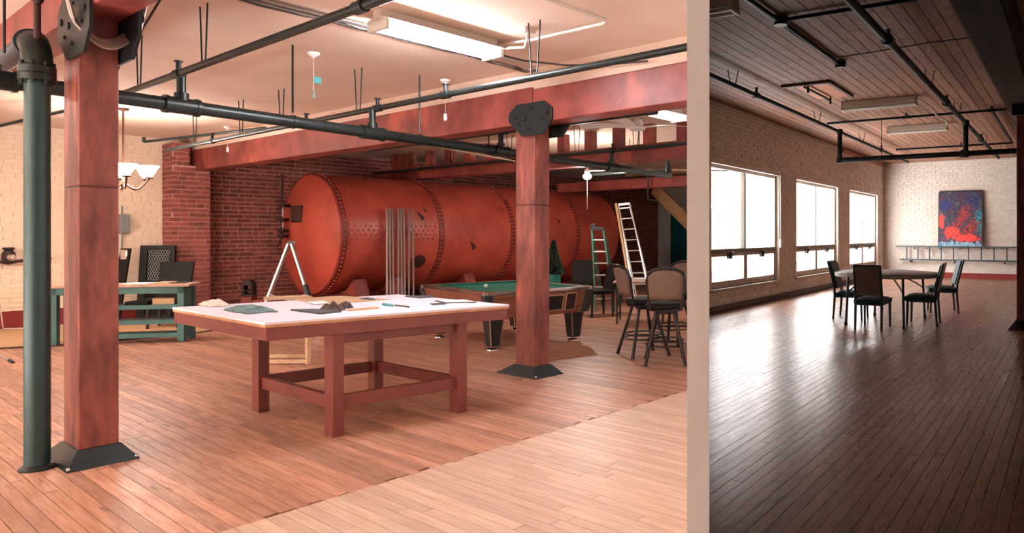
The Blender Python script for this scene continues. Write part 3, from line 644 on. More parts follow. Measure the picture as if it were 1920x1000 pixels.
# --- work table with white top
t = thing('work_table', 'large red timber work table with a white board top', 'table', A(3.0, 5.6))
p0, p1, q0, q1, zt = 2.10, 3.89, 4.99, 6.66, .86
SH = -.33       # the top is set slightly askew on its frame
def sk(p, q): return q+SH*(p-p0)/(p1-p0)
def slab(m, a0, a1, c0, c1, z0, z1): return m.hexa([(a0, sk(a0, c0), z0), (a1, sk(a1, c0), z0), (a1, sk(a1, c1), z0), (a0, sk(a0, c1), z0), (a0, sk(a0, c0), z1), (a1, sk(a1, c0), z1), (a1, sk(a1, c1), z1), (a0, sk(a0, c1), z1)])
m = MB(tA); slab(m, p0, p1, q0, q1, zt-.015, zt); m.build('top_board', 'tabletop_white', t, smooth=False)
m = MB(tA); slab(m, p0+.003, p1-.003, q0+.003, q1-.003, zt-.035, zt-.015); m.build('plywood', 'plywood_edge', t, smooth=False)
for nm, a in (('front', (p0+.01, p1-.01, q0+.01, q0+.06)), ('back', (p0+.01, p1-.01, q1-.06, q1-.01)), ('l', (p0+.01, p0+.06, q0+.06, q1-.06)), ('r', (p1-.06, p1-.01, q0+.06, q1-.06))):
    m = MB(tA); slab(m, *a, zt-.125, zt-.033); m.build('apron', 'table_red', t, smooth=False, bevel=.004)
legs = [(2.53, 4.94), (2.53, 6.13), (3.485, 4.80), (3.47, 6.02)]
for a, b in legs:
    m = MB(tA); m.box(a, a+.085, b, b+.12, 0, zt-.034); m.build('leg', 'table_red', t, smooth=False, bevel=.004)
def rail(a, b, z0, z1, w=.05):
    m = MB(tA); m.bar((a[0]+.05, a[1]+.07, (z0+z1)/2), (b[0]+.05, b[1]+.07, (z0+z1)/2), w, z1-z0); m.build('stretcher', 'table_red', t, smooth=False, bevel=.004)
rail(legs[0], legs[1], .19, .285); rail(legs[0], legs[2], .19, .285); rail(legs[1], legs[3], .19, .285); rail(legs[2], legs[3], .19, .285); rail(legs[0], legs[2], .66, .74); rail(legs[1], legs[3], .66, .74)
# --- things on the work table
def on_table(u, v): x, y, z = AZ(u, v, zt); return x, y
def flat(name, cs, th, m_, label, cat, z=zt, group=None):
    m = MB(tA); pts = [AZ(u, v, z)[:2] for u, v in cs]; m.prism(pts, (0, 0, z), (1, 0, 0), (0, 1, 0), th); return m.build(name, m_, smooth=False, tags=(label, cat, group) if group else (label, cat))
def rag(name, u, v, wx, wy, hgt, m_, label, cat, seed):
    r = random.Random(seed); x, y = on_table(u, v); n = 9; vs = []
    for i in range(n):
        for j in range(n):
            a, b = (i/(n-1)-.5), (j/(n-1)-.5); e = max(0, 1-(2*max(abs(a), abs(b)))**3); vs.append((x+wx*a*(1+.25*r.uniform(-1, 1)), y+wy*b*(1+.25*r.uniform(-1, 1)), zt+.003+hgt*e*r.uniform(.15, 1)))
    fs = [(i*n+j, (i+1)*n+j, (i+1)*n+j+1, i*n+j+1) for i in range(n-1) for j in range(n-1)]
    m = MB(tA); m.add(vs, fs); o = m.build(name, m_, tags=(label, cat)); s = o.modifiers.new('thick', 'SOLIDIFY'); s.thickness = .004; s.offset = 0; sb = o.modifiers.new('sub', 'SUBSURF'); sb.levels = sb.render_levels = 1
rag('rag', 468, 584, .22, .45, .065, 'cloth_teal', 'crumpled grey teal rag on the white work table', 'cloth', 3)
rag('rag', 400, 573, .15, .3, .065, 'cloth_white', 'crumpled white cloth at the corner of the work table', 'cloth', 5)
flat('cardboard_sheet', [(545, 561), (640, 556), (735, 563), (600, 572)], .006, 'cardboard', 'tan cardboard sheet lying on the white work table', 'cardboard')
flat('cardboard_sheet', [(494, 561), (575, 557), (585, 560), (497, 564)], .02, 'cardboard', 'narrow tan board at the back edge of the work table', 'board')
flat('paper_sheet', [(575, 567), (605, 564), (618, 568), (590, 571)], .001, 'paper', 'white paper lying on the tan cardboard sheet', 'paper', zt+.0065)
flat('book', [(545, 583), (590, 582), (640, 586), (600, 590)], .012, 'paper_dark', 'dark grey folder lying on the white work table', 'folder')
rag('glove', 622, 581, .1, .26, .08, 'leather_brown', 'dark leather glove lying beside the grey folder', 'glove', 9)
rag('glove', 645, 577, .07, .18, .07, 'leather_brown', 'small dark leather glove near a wooden rule', 'glove', 11)
flat('wooden_rule', [(650, 582), (706, 577), (711, 579), (655, 584)], .008, 'tan_wood', 'wooden rule lying on the white work table', 'ruler')
flat('paper_sheet', [(720, 573), (760, 570), (790, 574), (745, 578)], .002, 'paper', 'white paper with blue print on the work table', 'paper')
flat('marker', [(718, 571), (738, 574), (738, 576), (716, 573)], .012, 'cap_blue', 'blue marker lying on a sheet of white paper', 'pen')
flat('pencil', [(740, 573), (768, 576), (768, 577.5), (739, 574.5)], .008, 'cable', 'dark pencil lying on a sheet of white paper', 'pencil')
flat('photo_print', [(805, 570), (828, 568), (838, 571), (812, 573)], .002, 'paper_dark', 'dark small print lying on the work table', 'paper')
flat('paper_sheet', [(820, 565), (870, 562), (895, 567), (850, 571)], .002, 'paper', 'white paper sheet near the corner towards the pool table', 'paper')
flat('steel_square', [(818, 564), (836, 568), (893, 567), (893, 568.2), (835, 569.5), (815, 565)], .004, 'cable', 'thin black set square lying on the work table', 'tool')
flat('clipboard', [(760, 557), (800, 556), (816, 558), (785, 560)], .012, 'paper_dark', 'dark clipboard at the far edge of the work table', 'clipboard')
rag('wrench_roll', 690, 563, .06, .2, .03, 'paper_dark', 'small dark tool roll on the cardboard sheet', 'tool', 13)
flat('paper_sheet', [(700, 560), (760, 562), (740, 566), (690, 565)], .003, 'paper', 'white paper sheet beside the cardboard sheet', 'paper')

# --- pale wooden trestle behind the table
t = thing('trestle_frame', 'pale wooden trestle frame standing under the far side of the work table', 'frame', A(3.7, 8.2))
a, b = Vector(AZ(497, 683)), Vector(AZ(578, 683)); bk = Vector((.16, .35, 0))
for c in (a, b, a+bk, b+bk):
    m = MB(tA); m.bar(c, c+Vector((0, 0, .62)), .045, .045); m.build('leg', 'pale_wood', t, smooth=False, bevel=.003)
for c, d, z in ((a, b, .03), (a+bk, b+bk, .03), (a, b, .6), (b, b+bk, .6), (a, a+bk, .6)):
    m = MB(tA); m.bar(c+Vector((0, 0, z)), d+Vector((0, 0, z)), .04, .045); m.build('rail', 'pale_wood', t, smooth=False, bevel=.003)

# --- ladders
def ladder_pair(t, f0, f1, t0, t1, n, m_, step_m, w=.06, rung=.06, rng=(.1, .95)):
    f0, f1, t0, t1 = map(Vector, (f0, f1, t0, t1))
    for a, b in ((f0, t0), (f1, t1)):
        m = MB(); m.bar(a, b, .03, w, up=(0, 1, 0)); m.build('rail', m_, t, smooth=False, bevel=.003)
    for i in range(n):
        f = rng[0]+(rng[1]-rng[0])*i/(n-1); a, b = f0+(t0-f0)*f, f1+(t1-f1)*f; m = MB(); m.bar(a, b, rung, .025); m.build('step', step_m, t, smooth=False, bevel=.003)
def wp(u, v, Y): d = sight(u, v)*Y; return Vector((d.x, d.y, H+d.z))
# small aluminium step ladder behind the table, seen from its side
Y = 9.9; t = thing('step_ladder', 'small aluminium step ladder opened behind the white work table', 'ladder', wp(540, 630, Y)-Vector((0, 0, wp(540, 630, Y).z)))
top = wp(546, 455, Y+.1)
lf = wp(474, 632, Y-.05); lf.z = 0; rt = wp(602, 632, Y+.1); rt.z = 0
dep = Vector((top.x, top.y, 0)).normalized()*.42
ladder_pair(t, lf, lf+dep, top+Vector((-.03, 0, 0)), top+Vector((-.03, 0, 0))+dep*.8, 4, 'aluminium', 'aluminium', rng=(.2, .85))
for a, b in ((rt, top), (rt+dep, top+dep*.8)):
    m = MB(); m.bar(a, b, .05, .03); m.build('rear_leg', 'aluminium', t, smooth=False, bevel=.003)
m = MB(); m.bar(rt+(top-rt)*.30, rt+(top-rt)*.55, .075, .06); m.build('bag', 'black_plastic', t, bevel=.01)
m = MB(); m.tube([lf+(top-lf)*.45+Vector((0, -.02, 0)), (lf+rt)/2*.55+top*.45+Vector((.02, -.02, -.09)), rt+(top-rt)*.45+Vector((0, -.02, 0))], .014, 8); m.build('spreader', 'aluminium', t)
m = MB(); c = top+dep*.4; m.bar(c-dep*.55, c+dep*.55, .11, .035); m.build('cap', 'grey_plastic', t, smooth=False, bevel=.004)
# green step ladder
Y = 13.2; f0, f1 = wp(1117, 586, Y), wp(1153, 586, Y); f0.z = f1.z = 0
t = thing('step_ladder', 'green fibreglass step ladder in front of the tank end', 'ladder', (f0+f1)/2)
t0, t1 = wp(1110, 429, Y+.35), wp(1131, 429, Y+.35)
ladder_pair(t, f0, f1, t0, t1, 6, 'green_glass_fibre', 'aluminium', w=.09, rng=(.15, .86))
for a, b in ((f0+Vector((.02, 1.0, 0)), t0), (f1+Vector((.02, 1.0, 0)), t1)):
    m = MB(); m.bar(a, b, .04, .03); m.build('rear_leg', 'green_glass_fibre', t, smooth=False, bevel=.003)
m = MB(); m.bar(t0-Vector((.03, 0, 0)), t1+Vector((.03, 0, 0)), .14, .06); m.build('cap', 'black_plastic', t, smooth=False, bevel=.004)
m = MB(); m.box(t0.x-.02, t0.x+.08, t0.y-.05, t0.y+.05, t0.z+.02, t0.z+.1); m.build('tool_tray', 'black_plastic', t, smooth=False, bevel=.01)
# tall leaning ladder
Y = 14.1; f0, f1 = wp(1192, 575, Y), wp(1223, 575, Y); f0.z = f1.z = 0
t = thing('leaning_ladder', 'tall aluminium and wood ladder leaning beside the tank end', 'ladder', (f0+f1)/2)
t0, t1 = wp(1160, 384, Y+.9), wp(1181, 382, Y+.9)
ladder_pair(t, f0, f1, t0, t1, 9, 'aluminium', 'aluminium', w=.07, rung=.05, rng=(.1, .96))
a, b = f0+Vector((-.05, .04, 0)), t0+Vector((-.06, .04, .02)); m = MB(); m.bar(a, b, .05, .09, up=(0, 1, 0)); m.build('wooden_rail', 'tan_wood', t, smooth=False, bevel=.004)
m = MB(); m.bar(t0, t1, .10, .05); m.build('cap', 'aluminium', t, smooth=False, bevel=.004)
for k in range(2):
    m = MB(); m.bar(f0+(f1-f0)*k+Vector((0, .8, 0)), (t0 if k == 0 else t1)-Vector((0, 0, .05)), .025, .03); m.build('rear_leg', 'aluminium', t, smooth=False)

# --- pool table
ra = tA+math.radians(-10); C0 = A(6.40, 7.75)
t = thing('pool_table', 'pool table with green felt and walnut cabinet', 'table', C0, ra); hx, hy, zt2 = .80, .95, .74
m = MB(); m.box(-hx+.1, hx-.1, -hy+.1, hy-.1, zt2-.06, zt2-.03); m.build('felt', 'felt', t, True, smooth=False)
for x0, x1, y0, y1 in ((-hx+.13, hx-.13, -hy+.08, -hy+.14), (-hx+.13, hx-.13, hy-.14, hy-.08), (-hx+.08, -hx+.14, -hy+.13, -.06), (-hx+.08, -hx+.14, .06, hy-.13), (hx-.14, hx-.08, -hy+.13, -.06), (hx-.14, hx-.08, .06, hy-.13)):
    m = MB(); m.box(x0, x1, y0, y1, zt2-.05, zt2-.003); m.build('cushion', 'felt', t, True, smooth=False, bevel=.008)
for x0, x1, y0, y1, mt in ((-hx, hx, -hy, -hy+.085, 'walnut'), (-hx, hx, hy-.085, hy, 'walnut'), (-hx, -hx+.085, -hy, hy, 'walnut'), (hx-.085, hx, -hy, hy, 'walnut')):
    m = MB(); m.box(x0, x1, y0, y1, zt2-.035, zt2+.002); r_ = m.build('rail', 'walnut', t, True, smooth=False, bevel=.008)
for x0, x1, y0, y1 in ((-hx-.005, hx+.005, -hy-.008, -hy), (-hx-.008, -hx, -hy-.005, hy+.005)):
    m = MB(); m.box(x0, x1, y0, y1, zt2-.03, zt2); m.build('trim', 'chrome', t, True, smooth=False)
ins = .085
def side(pts, mt, nm='cabinet_panel'): m = MB(); m.add(pts, [(0, 1, 2, 3)]); o = m.build(nm, mt, t, True, smooth=False); s = o.modifiers.new('th', 'SOLIDIFY'); s.thickness = .02; s.offset = 0
zb = .40
side([(-hx+.02, -hy+.01, zt2-.035), (hx-.02, -hy+.01, zt2-.035), (hx-ins, -hy+ins, zb), (-hx+ins, -hy+ins, zb)], 'walnut')
side([(-hx+.02, hy-.01, zt2-.035), (hx-.02, hy-.01, zt2-.035), (hx-ins, hy-ins, zb), (-hx+ins, hy-ins, zb)], 'walnut')
side([(-hx+.01, -hy+.02, zt2-.035), (-hx+.01, hy-.02, zt2-.035), (-hx+ins, hy-ins, zb), (-hx+ins, -hy+ins, zb)], 'walnut')
side([(hx-.01, -hy+.02, zt2-.035), (hx-.01, hy-.02, zt2-.035), (hx-ins, hy-ins, zb), (hx-ins, -hy+ins, zb)], 'walnut')
m = MB(); m.box(-hx+ins, hx-ins, -hy+ins, hy-ins, zb-.01, zb+.02); m.build('cabinet_bottom', 'walnut', t, True, smooth=False)
for sx in (-1, 1):
    for sy in (-1, 1):
        m = MB(); m.lathe([(.075, -.045), (.085, -.0), (.07, .006), (.06, -.0)], (sx*(hx-.06), sy*(hy-.06), zt2), n=20); m.build('pocket_corner', 'chrome', t, True)
        m = MB(); x, y = sx*(hx-.04), sy*(hy-.04); xb, yb = sx*(hx-ins-.0), sy*(hy-ins); m.hexa([(xb-.05, yb-.05, zb), (xb+.05, yb-.05, zb), (xb+.05, yb+.05, zb), (xb-.05, yb+.05, zb), (x-.07, y-.07, zt2-.04), (x+.04, y-.07, zt2-.04), (x+.04, y+.04, zt2-.04), (x-.07, y+.04, zt2-.04)]); m.build('corner_casting', 'pipe_grey', t, True, smooth=False, bevel=.006)
        xl, yl = sx*(hx-.19), sy*(hy-.19); m = MB(); m.hexa([(xl-.06, yl-.07, .05), (xl+.06, yl-.07, .05), (xl+.06, yl+.07, .05), (xl-.06, yl+.07, .05), (xl-.09, yl-.10, zb), (xl+.09, yl-.10, zb), (xl+.09, yl+.10, zb), (xl-.09, yl+.10, zb)]); lg = m.build('leg', 'black_plastic', t, True, smooth=False, bevel=.006)
        m = MB(); m.bar((xl-.062, yl-.072, .06), (xl-.092, yl-.102, zb-.01), .014, .014); m.bar((xl+.062, yl-.072, .06), (xl+.092, yl-.102, zb-.01), .014, .014); m.build('chrome_edge', 'chrome', lg, True, smooth=False)
        m = MB(); m.lathe([(.085, 0), (.08, .015), (.025, .03), (.025, .06)], (xl, yl, 0), n=18); m.build('foot', 'chrome', lg, True)
# ball return and coin door on the end panel (the end facing the stools)
f = lambda x, k: (x, -hy+.01+(ins-.01)*k-.012, zt2-.035-(zt2-.035-zb)*k)
def inset(x0, x1, k0, k1, mt, nm, e=0.):
    a, b, c, d = Vector(f(x0, k0)), Vector(f(x1, k0)), Vector(f(x1, k1)), Vector(f(x0, k1)); m = MB(); n = Vector((0, -.012-e, -.004)); m.hexa([tuple(p) for p in (a, b, c, d)]+[tuple(p+n) for p in (a, b, c, d)]); return m.build(nm, mt, t, True, smooth=False)
inset(.04, .34, .15, .85, 'pale_wood', 'return_frame'); inset(.06, .32, .2, .8, 'black_plastic', 'ball_return', .006)
inset(.37, .54, .1, .88, 'pale_wood', 'coin_frame'); inset(.385, .525, .14, .84, 'rust_dark', 'coin_door', .006)
x, y, z = AZ(911, 536, zt2-.0); m = MB(tA); m.ball((x, y, zt2-.002), .029, 8); m.build('cue_ball', 'white_plastic', tags=('white cue ball lying on the green felt', 'ball'))

# --- bar stools
def stool(loc, rz, label):
    t = thing('bar_stool', label, 'stool', loc, rz, 'bar stools by the pool table'); t.scale = (1, 1, .955)
    m = MB(); m.lathe([(.19, .645), (.215, .66), (.22, .69), (.2, .715), (.1, .725), (.001, .726)], (0, 0, 0), n=28); m.build('seat', 'black_leather', t, True)
    m = MB(); m.lathe([(.2, .62), (.205, .645), (.19, .65)], (0, 0, 0), n=28); m.cyl((0, 0, .58), (0, 0, .63), .09); m.build('swivel', 'stool_frame', t, True)
    for sx in (-1, 1):
        for sy in (-1, 1):
            m = MB(); m.tube([(sx*.10, sy*.10, .61), (sx*.16, sy*.17, .3), (sx*.215, sy*.235, .03), (sx*.22, sy*.24, .0)], [.019, .019, .02, .025], 10); m.build('leg', 'stool_frame', t, True)
    for z, k in ((.22, .182), (.27, .172)):
        m = MB(); pts = [(k*1.2*math.cos(a), k*1.25*math.sin(a), z) for a in [2*math.pi*i/24 for i in range(25)]]; m.tube(pts, .010, 8, cap=False); m.build('foot_ring', 'stool_frame', t, True)
    # curved back, stool looks along +y, back stands at -y
    def bk(x, z): return (x, -.20-.05*(1-(x/.21)**2)-.10*(z-.72)/.42, z)
    fr = [bk(-.17, .66), bk(-.185, .8), bk(-.205, .98), bk(-.19, 1.08), bk(-.10, 1.125), bk(0, 1.135), bk(.10, 1.125), bk(.19, 1.08), bk(.205, .98), bk(.185, .8), bk(.17, .66)]
    m = MB(); m.tube(fr, .017, 10); m.build('back_frame', 'stool_frame', t, True)
    vs = []; nx_, nz_ = 9, 7
    for j in range(nz_):
        z = .77+.325*j/(nz_-1); hwid = .17+.02*math.sin(j/(nz_-1)*math.pi*.7); hwid *= (1 if j < nz_-1 else .7)
        for i in range(nx_): x = -hwid+2*hwid*i/(nx_-1); vs.append(bk(x, z+(.015*(1-(x/hwid)**2) if j == nz_-1 else 0)))
    m = MB(); m.add(vs, [(j*nx_+i, j*nx_+i+1, (j+1)*nx_+i+1, (j+1)*nx_+i) for j in range(nz_-1) for i in range(nx_-1)])
    o = m.build('back_pad', 'stool_fabric', t, True); s = o.modifiers.new('th', 'SOLIDIFY'); s.thickness = .03; s.offset = 0
    return t
Y = 7.95; stool((wp(1247, 440, Y).x, Y, 0), math.radians(2), 'bar stool with tan fabric back turned square to the room')
Y = 8.45; stool((wp(1206, 440, Y).x, Y, 0), math.radians(-62), 'bar stool seen side on between the other stool and pool table')
Y = 9.3; stool((wp(1262, 440, Y).x, Y, 0), math.radians(150), 'bar stool half hidden behind the stool turned square to the room')
# --- small table behind the stools
Y = 11.6; t = thing('side_table', 'small square table behind the bar stools', 'table', (wp(1200, 440, Y).x, Y, 0))
c = t.location; m = MB(); m.box(c.x-.42, c.x+.45, Y-.3, Y+.45, .665, .69); m.build('top', 'bench_top', t, smooth=False, bevel=.004)
for dx in (-.36, .38):
    for dy in (-.24, .38): m = MB(); m.cyl((c.x+dx, Y+dy, 0), (c.x+dx, Y+dy, .67), .016, n=8); m.build('leg', 'black_plastic', t)
m = MB(); m.box(c.x-.1, c.x+.13, Y-.1, Y+.08, .69, .73); m.build('paper_box', 'paper', bevel=.003, tags=('flat white box lying on the table behind the stools', 'box'))

# --- black chairs beyond the pool table
def black_chair(loc, rz, label, hgt=.95, group='black leather chairs of the tank room'):
    t = thing('leather_chair', label, 'chair', loc, rz, group)
    m = MB(); m.box(-.23, .23, -.22, .24, .40, .48); m.build('seat', 'black_leather', t, True, bevel=.03)
    m = MB(); m.hexa([(-.22, -.24, .46), (.22, -.24, .46), (.22, -.18, .46), (-.22, -.18, .46), (-.24, -.36, hgt), (.24, -.36, hgt), (.24, -.31, hgt), (-.24, -.31, hgt)]); m.build('backrest', 'black_leather', t, True, bevel=.015)
    for sx in (-1, 1):
        for y in (-.2, .2): m = MB(); m.hexa([(sx*.2-.014, y-.014, 0), (sx*.2+.014, y-.014, 0), (sx*.2+.014, y+.014, 0), (sx*.2-.014, y+.014, 0), (sx*.2-.022, y-.022, .41), (sx*.2+.022, y-.022, .41), (sx*.2+.022, y+.022, .41), (sx*.2-.022, y+.022, .41)]); m.build('leg', 'stool_frame', t, True, smooth=False)
    return t
Y = 12.5; black_chair((wp(1121, 440, Y).x, Y, 0), math.radians(120), 'black leather chair at the foot of the green step ladder', .92)
Y = 14.2; black_chair((wp(1088, 440, Y).x, Y, 0), math.radians(175), 'black leather chair against the tank behind the pool table', .92)
Y = 10.9; black_chair((wp(316, 440, Y).x, Y, .012), math.radians(-165), 'black leather chair behind the teal bench by the brick pier', 1.0)
# --- small pine in a pot
Y = 12.9; c = wp(1038, 440, Y); t = thing('potted_pine', 'small dark pine in a teal pot behind the column', 'plant', (c.x, Y, 0))
m = MB(); m.lathe([(.10, 0), (.13, .5), (.14, .72), (.12, .72), (.11, .6), (.001, .6)], (c.x, Y, 0), n=18); m.build('pot', 'pot_teal', t)
m = MB(); m.cyl((c.x, Y, .6), (c.x, Y, 1.3), .015); m.build('trunk', 'rust_dark', t)
m = MB(); r = random.Random(4)
for i in range(420):
    f = r.random(); z = .74+.6*f; a = r.uniform(0, 6.28); L_ = (.17*(1-f)+.03); x, y = c.x+math.cos(a)*L_, Y+math.sin(a)*L_
    m.add([(c.x+math.cos(a)*.02, Y+math.sin(a)*.02, z), (x-.02*math.sin(a), y+.02*math.cos(a), z-.02), (x, y, z+.02), (x+.02*math.sin(a), y-.02*math.cos(a), z-.03)], [(0, 1, 2), (0, 2, 3)])
o = m.build('needles', 'pine_green', t, smooth=False); o['kind'] = 'stuff'

# --- teal work bench
BX, BY, BR = wp(221, 440, 9.25).x, 9.25, math.radians(14)
t = thing('work_bench', 'teal painted work bench with slatted shelves under the cream wall', 'bench', (BX, BY, .0), BR); hb, db = .765, .38
m = MB(); m.box(-hb-.12, hb+.07, -.03, db+.04, .75, .785); m.build('top', 'bench_top', t, True, smooth=False, bevel=.004)
m = MB(); m.box(-hb, hb, 0, .04, .66, .75); m.build('apron', 'teal_paint', t, True, smooth=False, bevel=.003)
for x in (-hb, hb-.08):
    for y in (0, db-.08): m = MB(); m.box(x, x+.08, y, y+.08, .012, .75); m.build('leg', 'teal_paint', t, True, smooth=False, bevel=.003)
m = MB(); m.box(hb-.035, hb-.01, .05, db-.05, .1, .72); m.build('end_panel', 'teal_paint', t, True, smooth=False)
for z in (.49, .29, .11):
    m = MB(); m.box(-hb+.3, hb-.06, .01, .05, z-.04, z+.02); m.build('shelf_front', 'teal_paint', t, True, smooth=False, bevel=.003)
    for k in range(3): m = MB(); m.box(-hb+.3, hb-.05, .055+.10*k, .145+.10*k, z-.01, z+.012); m.build('slat', 'teal_paint', t, True, smooth=False, bevel=.002)
def bench_box(name, x0, x1, y0, y1, z0, z1, mt, label, cat, bev=.004):
    m = MB(BR); c, s_ = math.cos(-BR), math.sin(-BR); ox, oy = BX*c-BY*s_, BX*s_+BY*c
    m.box(x0+ox, x1+ox, y0+oy, y1+oy, z0, z1); m.build(name, mt, bevel=bev, tags=(label, cat))
bench_box('cardboard_box', .36, .62, .08, .28, .503, .59, 'cardboard', 'small cardboard box on the upper shelf of the teal bench', 'box')
bench_box('tool_bag', .02, .3, .1, .3, .503, .55, 'black_leather', 'flat dark bag lying on the upper shelf of the teal bench', 'bag', .015)
bench_box('paper_stack', .02, .3, .1, .38, .786, .794, 'paper', 'white papers lying on the teal bench top', 'papers', .001)
bench_box('paper_stack', .34, .52, .15, .42, .786, .798, 'cardboard', 'tan cardboard lying on the teal bench top', 'papers', .001)
bench_box('paper_stack', .56, .72, .1, .3, .786, .796, 'leather_brown', 'brown folder lying on the teal bench top', 'folder', .001)
# --- leaning panels behind the bench
Y = 11.9; a, b = wp(266, 461, Y+.1), wp(329, 461, Y+.1); t = thing('grille_panel', 'black framed panel with wire mesh leaning on the cream wall', 'panel', ((a.x+b.x)/2, Y, 0))
x0, x1, zt3 = a.x, b.x, a.z
def lean(x, z): return (x, Y+.1*z/zt3, z)
for A0, B0, w in (((x0+.05, .012), (x0+.05, zt3), .12), ((x1-.035, .012), (x1-.035, zt3), .08)): m = MB(); m.bar(lean(*A0), lean(*B0), w, .05, up=(0, 1, 0)); m.build('stile', 'black_iron', t, smooth=False, bevel=.004)
for z in (.05, .62, zt3-.03): m = MB(); m.bar(lean(x0, z), lean(x1, z), .05, .07); m.build('rail', 'black_iron', t, smooth=False, bevel=.004)
m = MB(); p_ = [lean(x0+.02, .03), lean(x1-.02, .03), lean(x1-.02, zt3-.02), lean(x0+.02, zt3-.02)]; m.add([(p[0], p[1]+.03, p[2]) for p in p_], [(0, 1, 2, 3)]); o = m.build('backing', 'black_leather', t, smooth=False); s = o.modifiers.new('th', 'SOLIDIFY'); s.thickness = .01
m = MB(); xa, xb, za, zb3 = x0+.12, x1-.08, .66, zt3-.06; hgt = zb3-za; sl = .55
for sg in (-1, 1):
    k = -14
    while k < 30:
        c0 = xa+k*.045; ends = []       # line x = c0 + sg*sl*(z-za)
        for z in (za, zb3):
            ends.append((c0+sg*sl*(z-za), z))
        (xx0, z0), (xx1, z1) = ends; lo, hi = 0., 1.
        for bound, side_ in ((xa, -1), (xb, 1)):
            f0, f1 = side_*(xx0-bound), side_*(xx1-bound)
            if f0 > 0 and f1 > 0: lo, hi = 1, 0
            elif f0 > 0: lo = max(lo, f0/(f0-f1))
            elif f1 > 0: hi = min(hi, f0/(f0-f1))
        if hi-lo > .03: m.tube([lean(xx0+(xx1-xx0)*lo, z0+(z1-z0)*lo), lean(xx0+(xx1-xx0)*hi, z0+(z1-z0)*hi)], .006, 4)
        k += 1
o = m.build('wire_mesh', 'grey_plastic', t); o['kind'] = 'stuff'
Y = 11.4; a, b = wp(226, 466, Y+.3), wp(244, 466, Y+.3); m = MB(); m.hexa([(a.x, Y, 0), (b.x+.04, Y, 0), (b.x+.04, Y+.04, 0), (a.x, Y+.04, 0), (a.x, Y+.3, a.z), (b.x, Y+.3, a.z), (b.x, Y+.34, a.z), (a.x, Y+.34, a.z)]); m.build('dark_panel', 'black_leather', smooth=False, bevel=.006, tags=('narrow glossy dark panel leaning on the wall behind the red column', 'panel'))
m = MB(); m.box((a.x+b.x)/2-.06, (a.x+b.x)/2+.06, Y+.255, Y+.33, a.z-.2, a.z-.02); m.build('foil_pouch', 'chrome', bevel=.02, tags=('shiny foil pouch at the top of the narrow dark panel', 'pouch'))
# --- wall fittings
x, y, z = AQ(232, 420, QW-.06); t = thing('switch_box', 'grey electrical switch box with conduit on the cream wall', 'box', A(x, y, z))
m = MB(tA); m.box(x-.07, x+.07, QW-.13, QW+.01, z-.16, z+.16); m.build('case', 'grey_plastic', t, smooth=False, bevel=.015)
m = MB(tA); m.cyl((x-.02, QW-.05, z), (x-.02, QW-.05, z-.45), .012); m.cyl((x-.02, QW-.05, z), (x-.02, QW-.05, z+.3), .012); m.build('conduit', 'grey_plastic', t)
x, y, z = AQ(17, 478, QW-.15); t = thing('wall_valve', 'old brown valve on a pipe along the cream wall', 'valve', A(x, y, z))
m = MB(tA); m.tube([(x-.9, QW-.1, z-.1), (x-.1, QW-.1, z-.1), (x, QW-.12, z-.13), (x+.1, QW-.1, z-.1), (x+.5, QW-.1, z-.07)], .025, 10); m.build('pipe', 'leather_brown', t)
m = MB(tA); m.lathe([(.05, -.12), (.085, -.06), (.08, .02), (.05, .07), (.075, .09), (.07, .11)], (x, QW-.12, z), n=16); m.build('valve_body', 'pump_iron', t)
m = MB(tA); m.lathe([(.05, 0), (.03, .03), (.02, .04)], (x+.02, QW-.2, z-.04), (0, -1, 0), 14); m.build('dial', 'chrome', t)
# --- tripod stand at the left edge
c = wp(-40, 672, 8.1); c.z = 0; t = thing('tripod_stand', 'slim metal tripod stand on the rug by the cream wall', 'stand', c)
m = MB(); m.tube([(c.x, c.y, .1), (c.x+.02, c.y, 1.35)], .012, 8); m.build('pole', 'aluminium', t)
for e in (wp(22, 682, 7.9), wp(-60, 700, 7.5), wp(-60, 660, 8.7)):
    e.z = .015; m = MB(); m.tube([(c.x, c.y, .22), tuple(e)], .011, 8); lg = m.build('leg', 'aluminium', t); d = (e-Vector((c.x, c.y, .22))).normalized(); m = MB(); m.tube([e-d*.05, e+d*.03], .017, 8); m.build('rubber_foot', 'black_plastic', lg)
m = MB(tA); a = AZ(-3, 560, .45); m.tube([AQ(-8, 540, QW-.25), AQ(1, 580, QW-.2), (AQ(6, 612, QW-.2)[0], QW-.2, .03), (AQ(12, 617, QW-.3)[0]+.3, QW-.35, .012), (AQ(12, 617, QW-.3)[0]+1.2, QW-.38, .012)], .010, 6); m.build('floor_cable', 'cable_pale', tags=('thin pale cable dropping down the cream wall to the floor', 'cable'))
# --- rug
m = MB(tA); pts = [AZ(u, v)[:2] for u, v in ((-80, 664), (0, 655), (120, 648), (345, 629), (418, 618), (395, 610))]+[(4.45, 14.1), (4.4, QW-.03), (1.0, QW-.03)]
m.prism(pts, (0, 0, 0), (1, 0, 0), (0, 1, 0), .012); t = m.build('rug', 'rug_tan', smooth=False, tags=('large tan rug under the teal bench along the cream wall', 'rug'))
m = MB(tA); m.tube([(x, y, .010) for x, y in pts[:6]], .012, 6); m.build('binding', 'rug_edge', t)
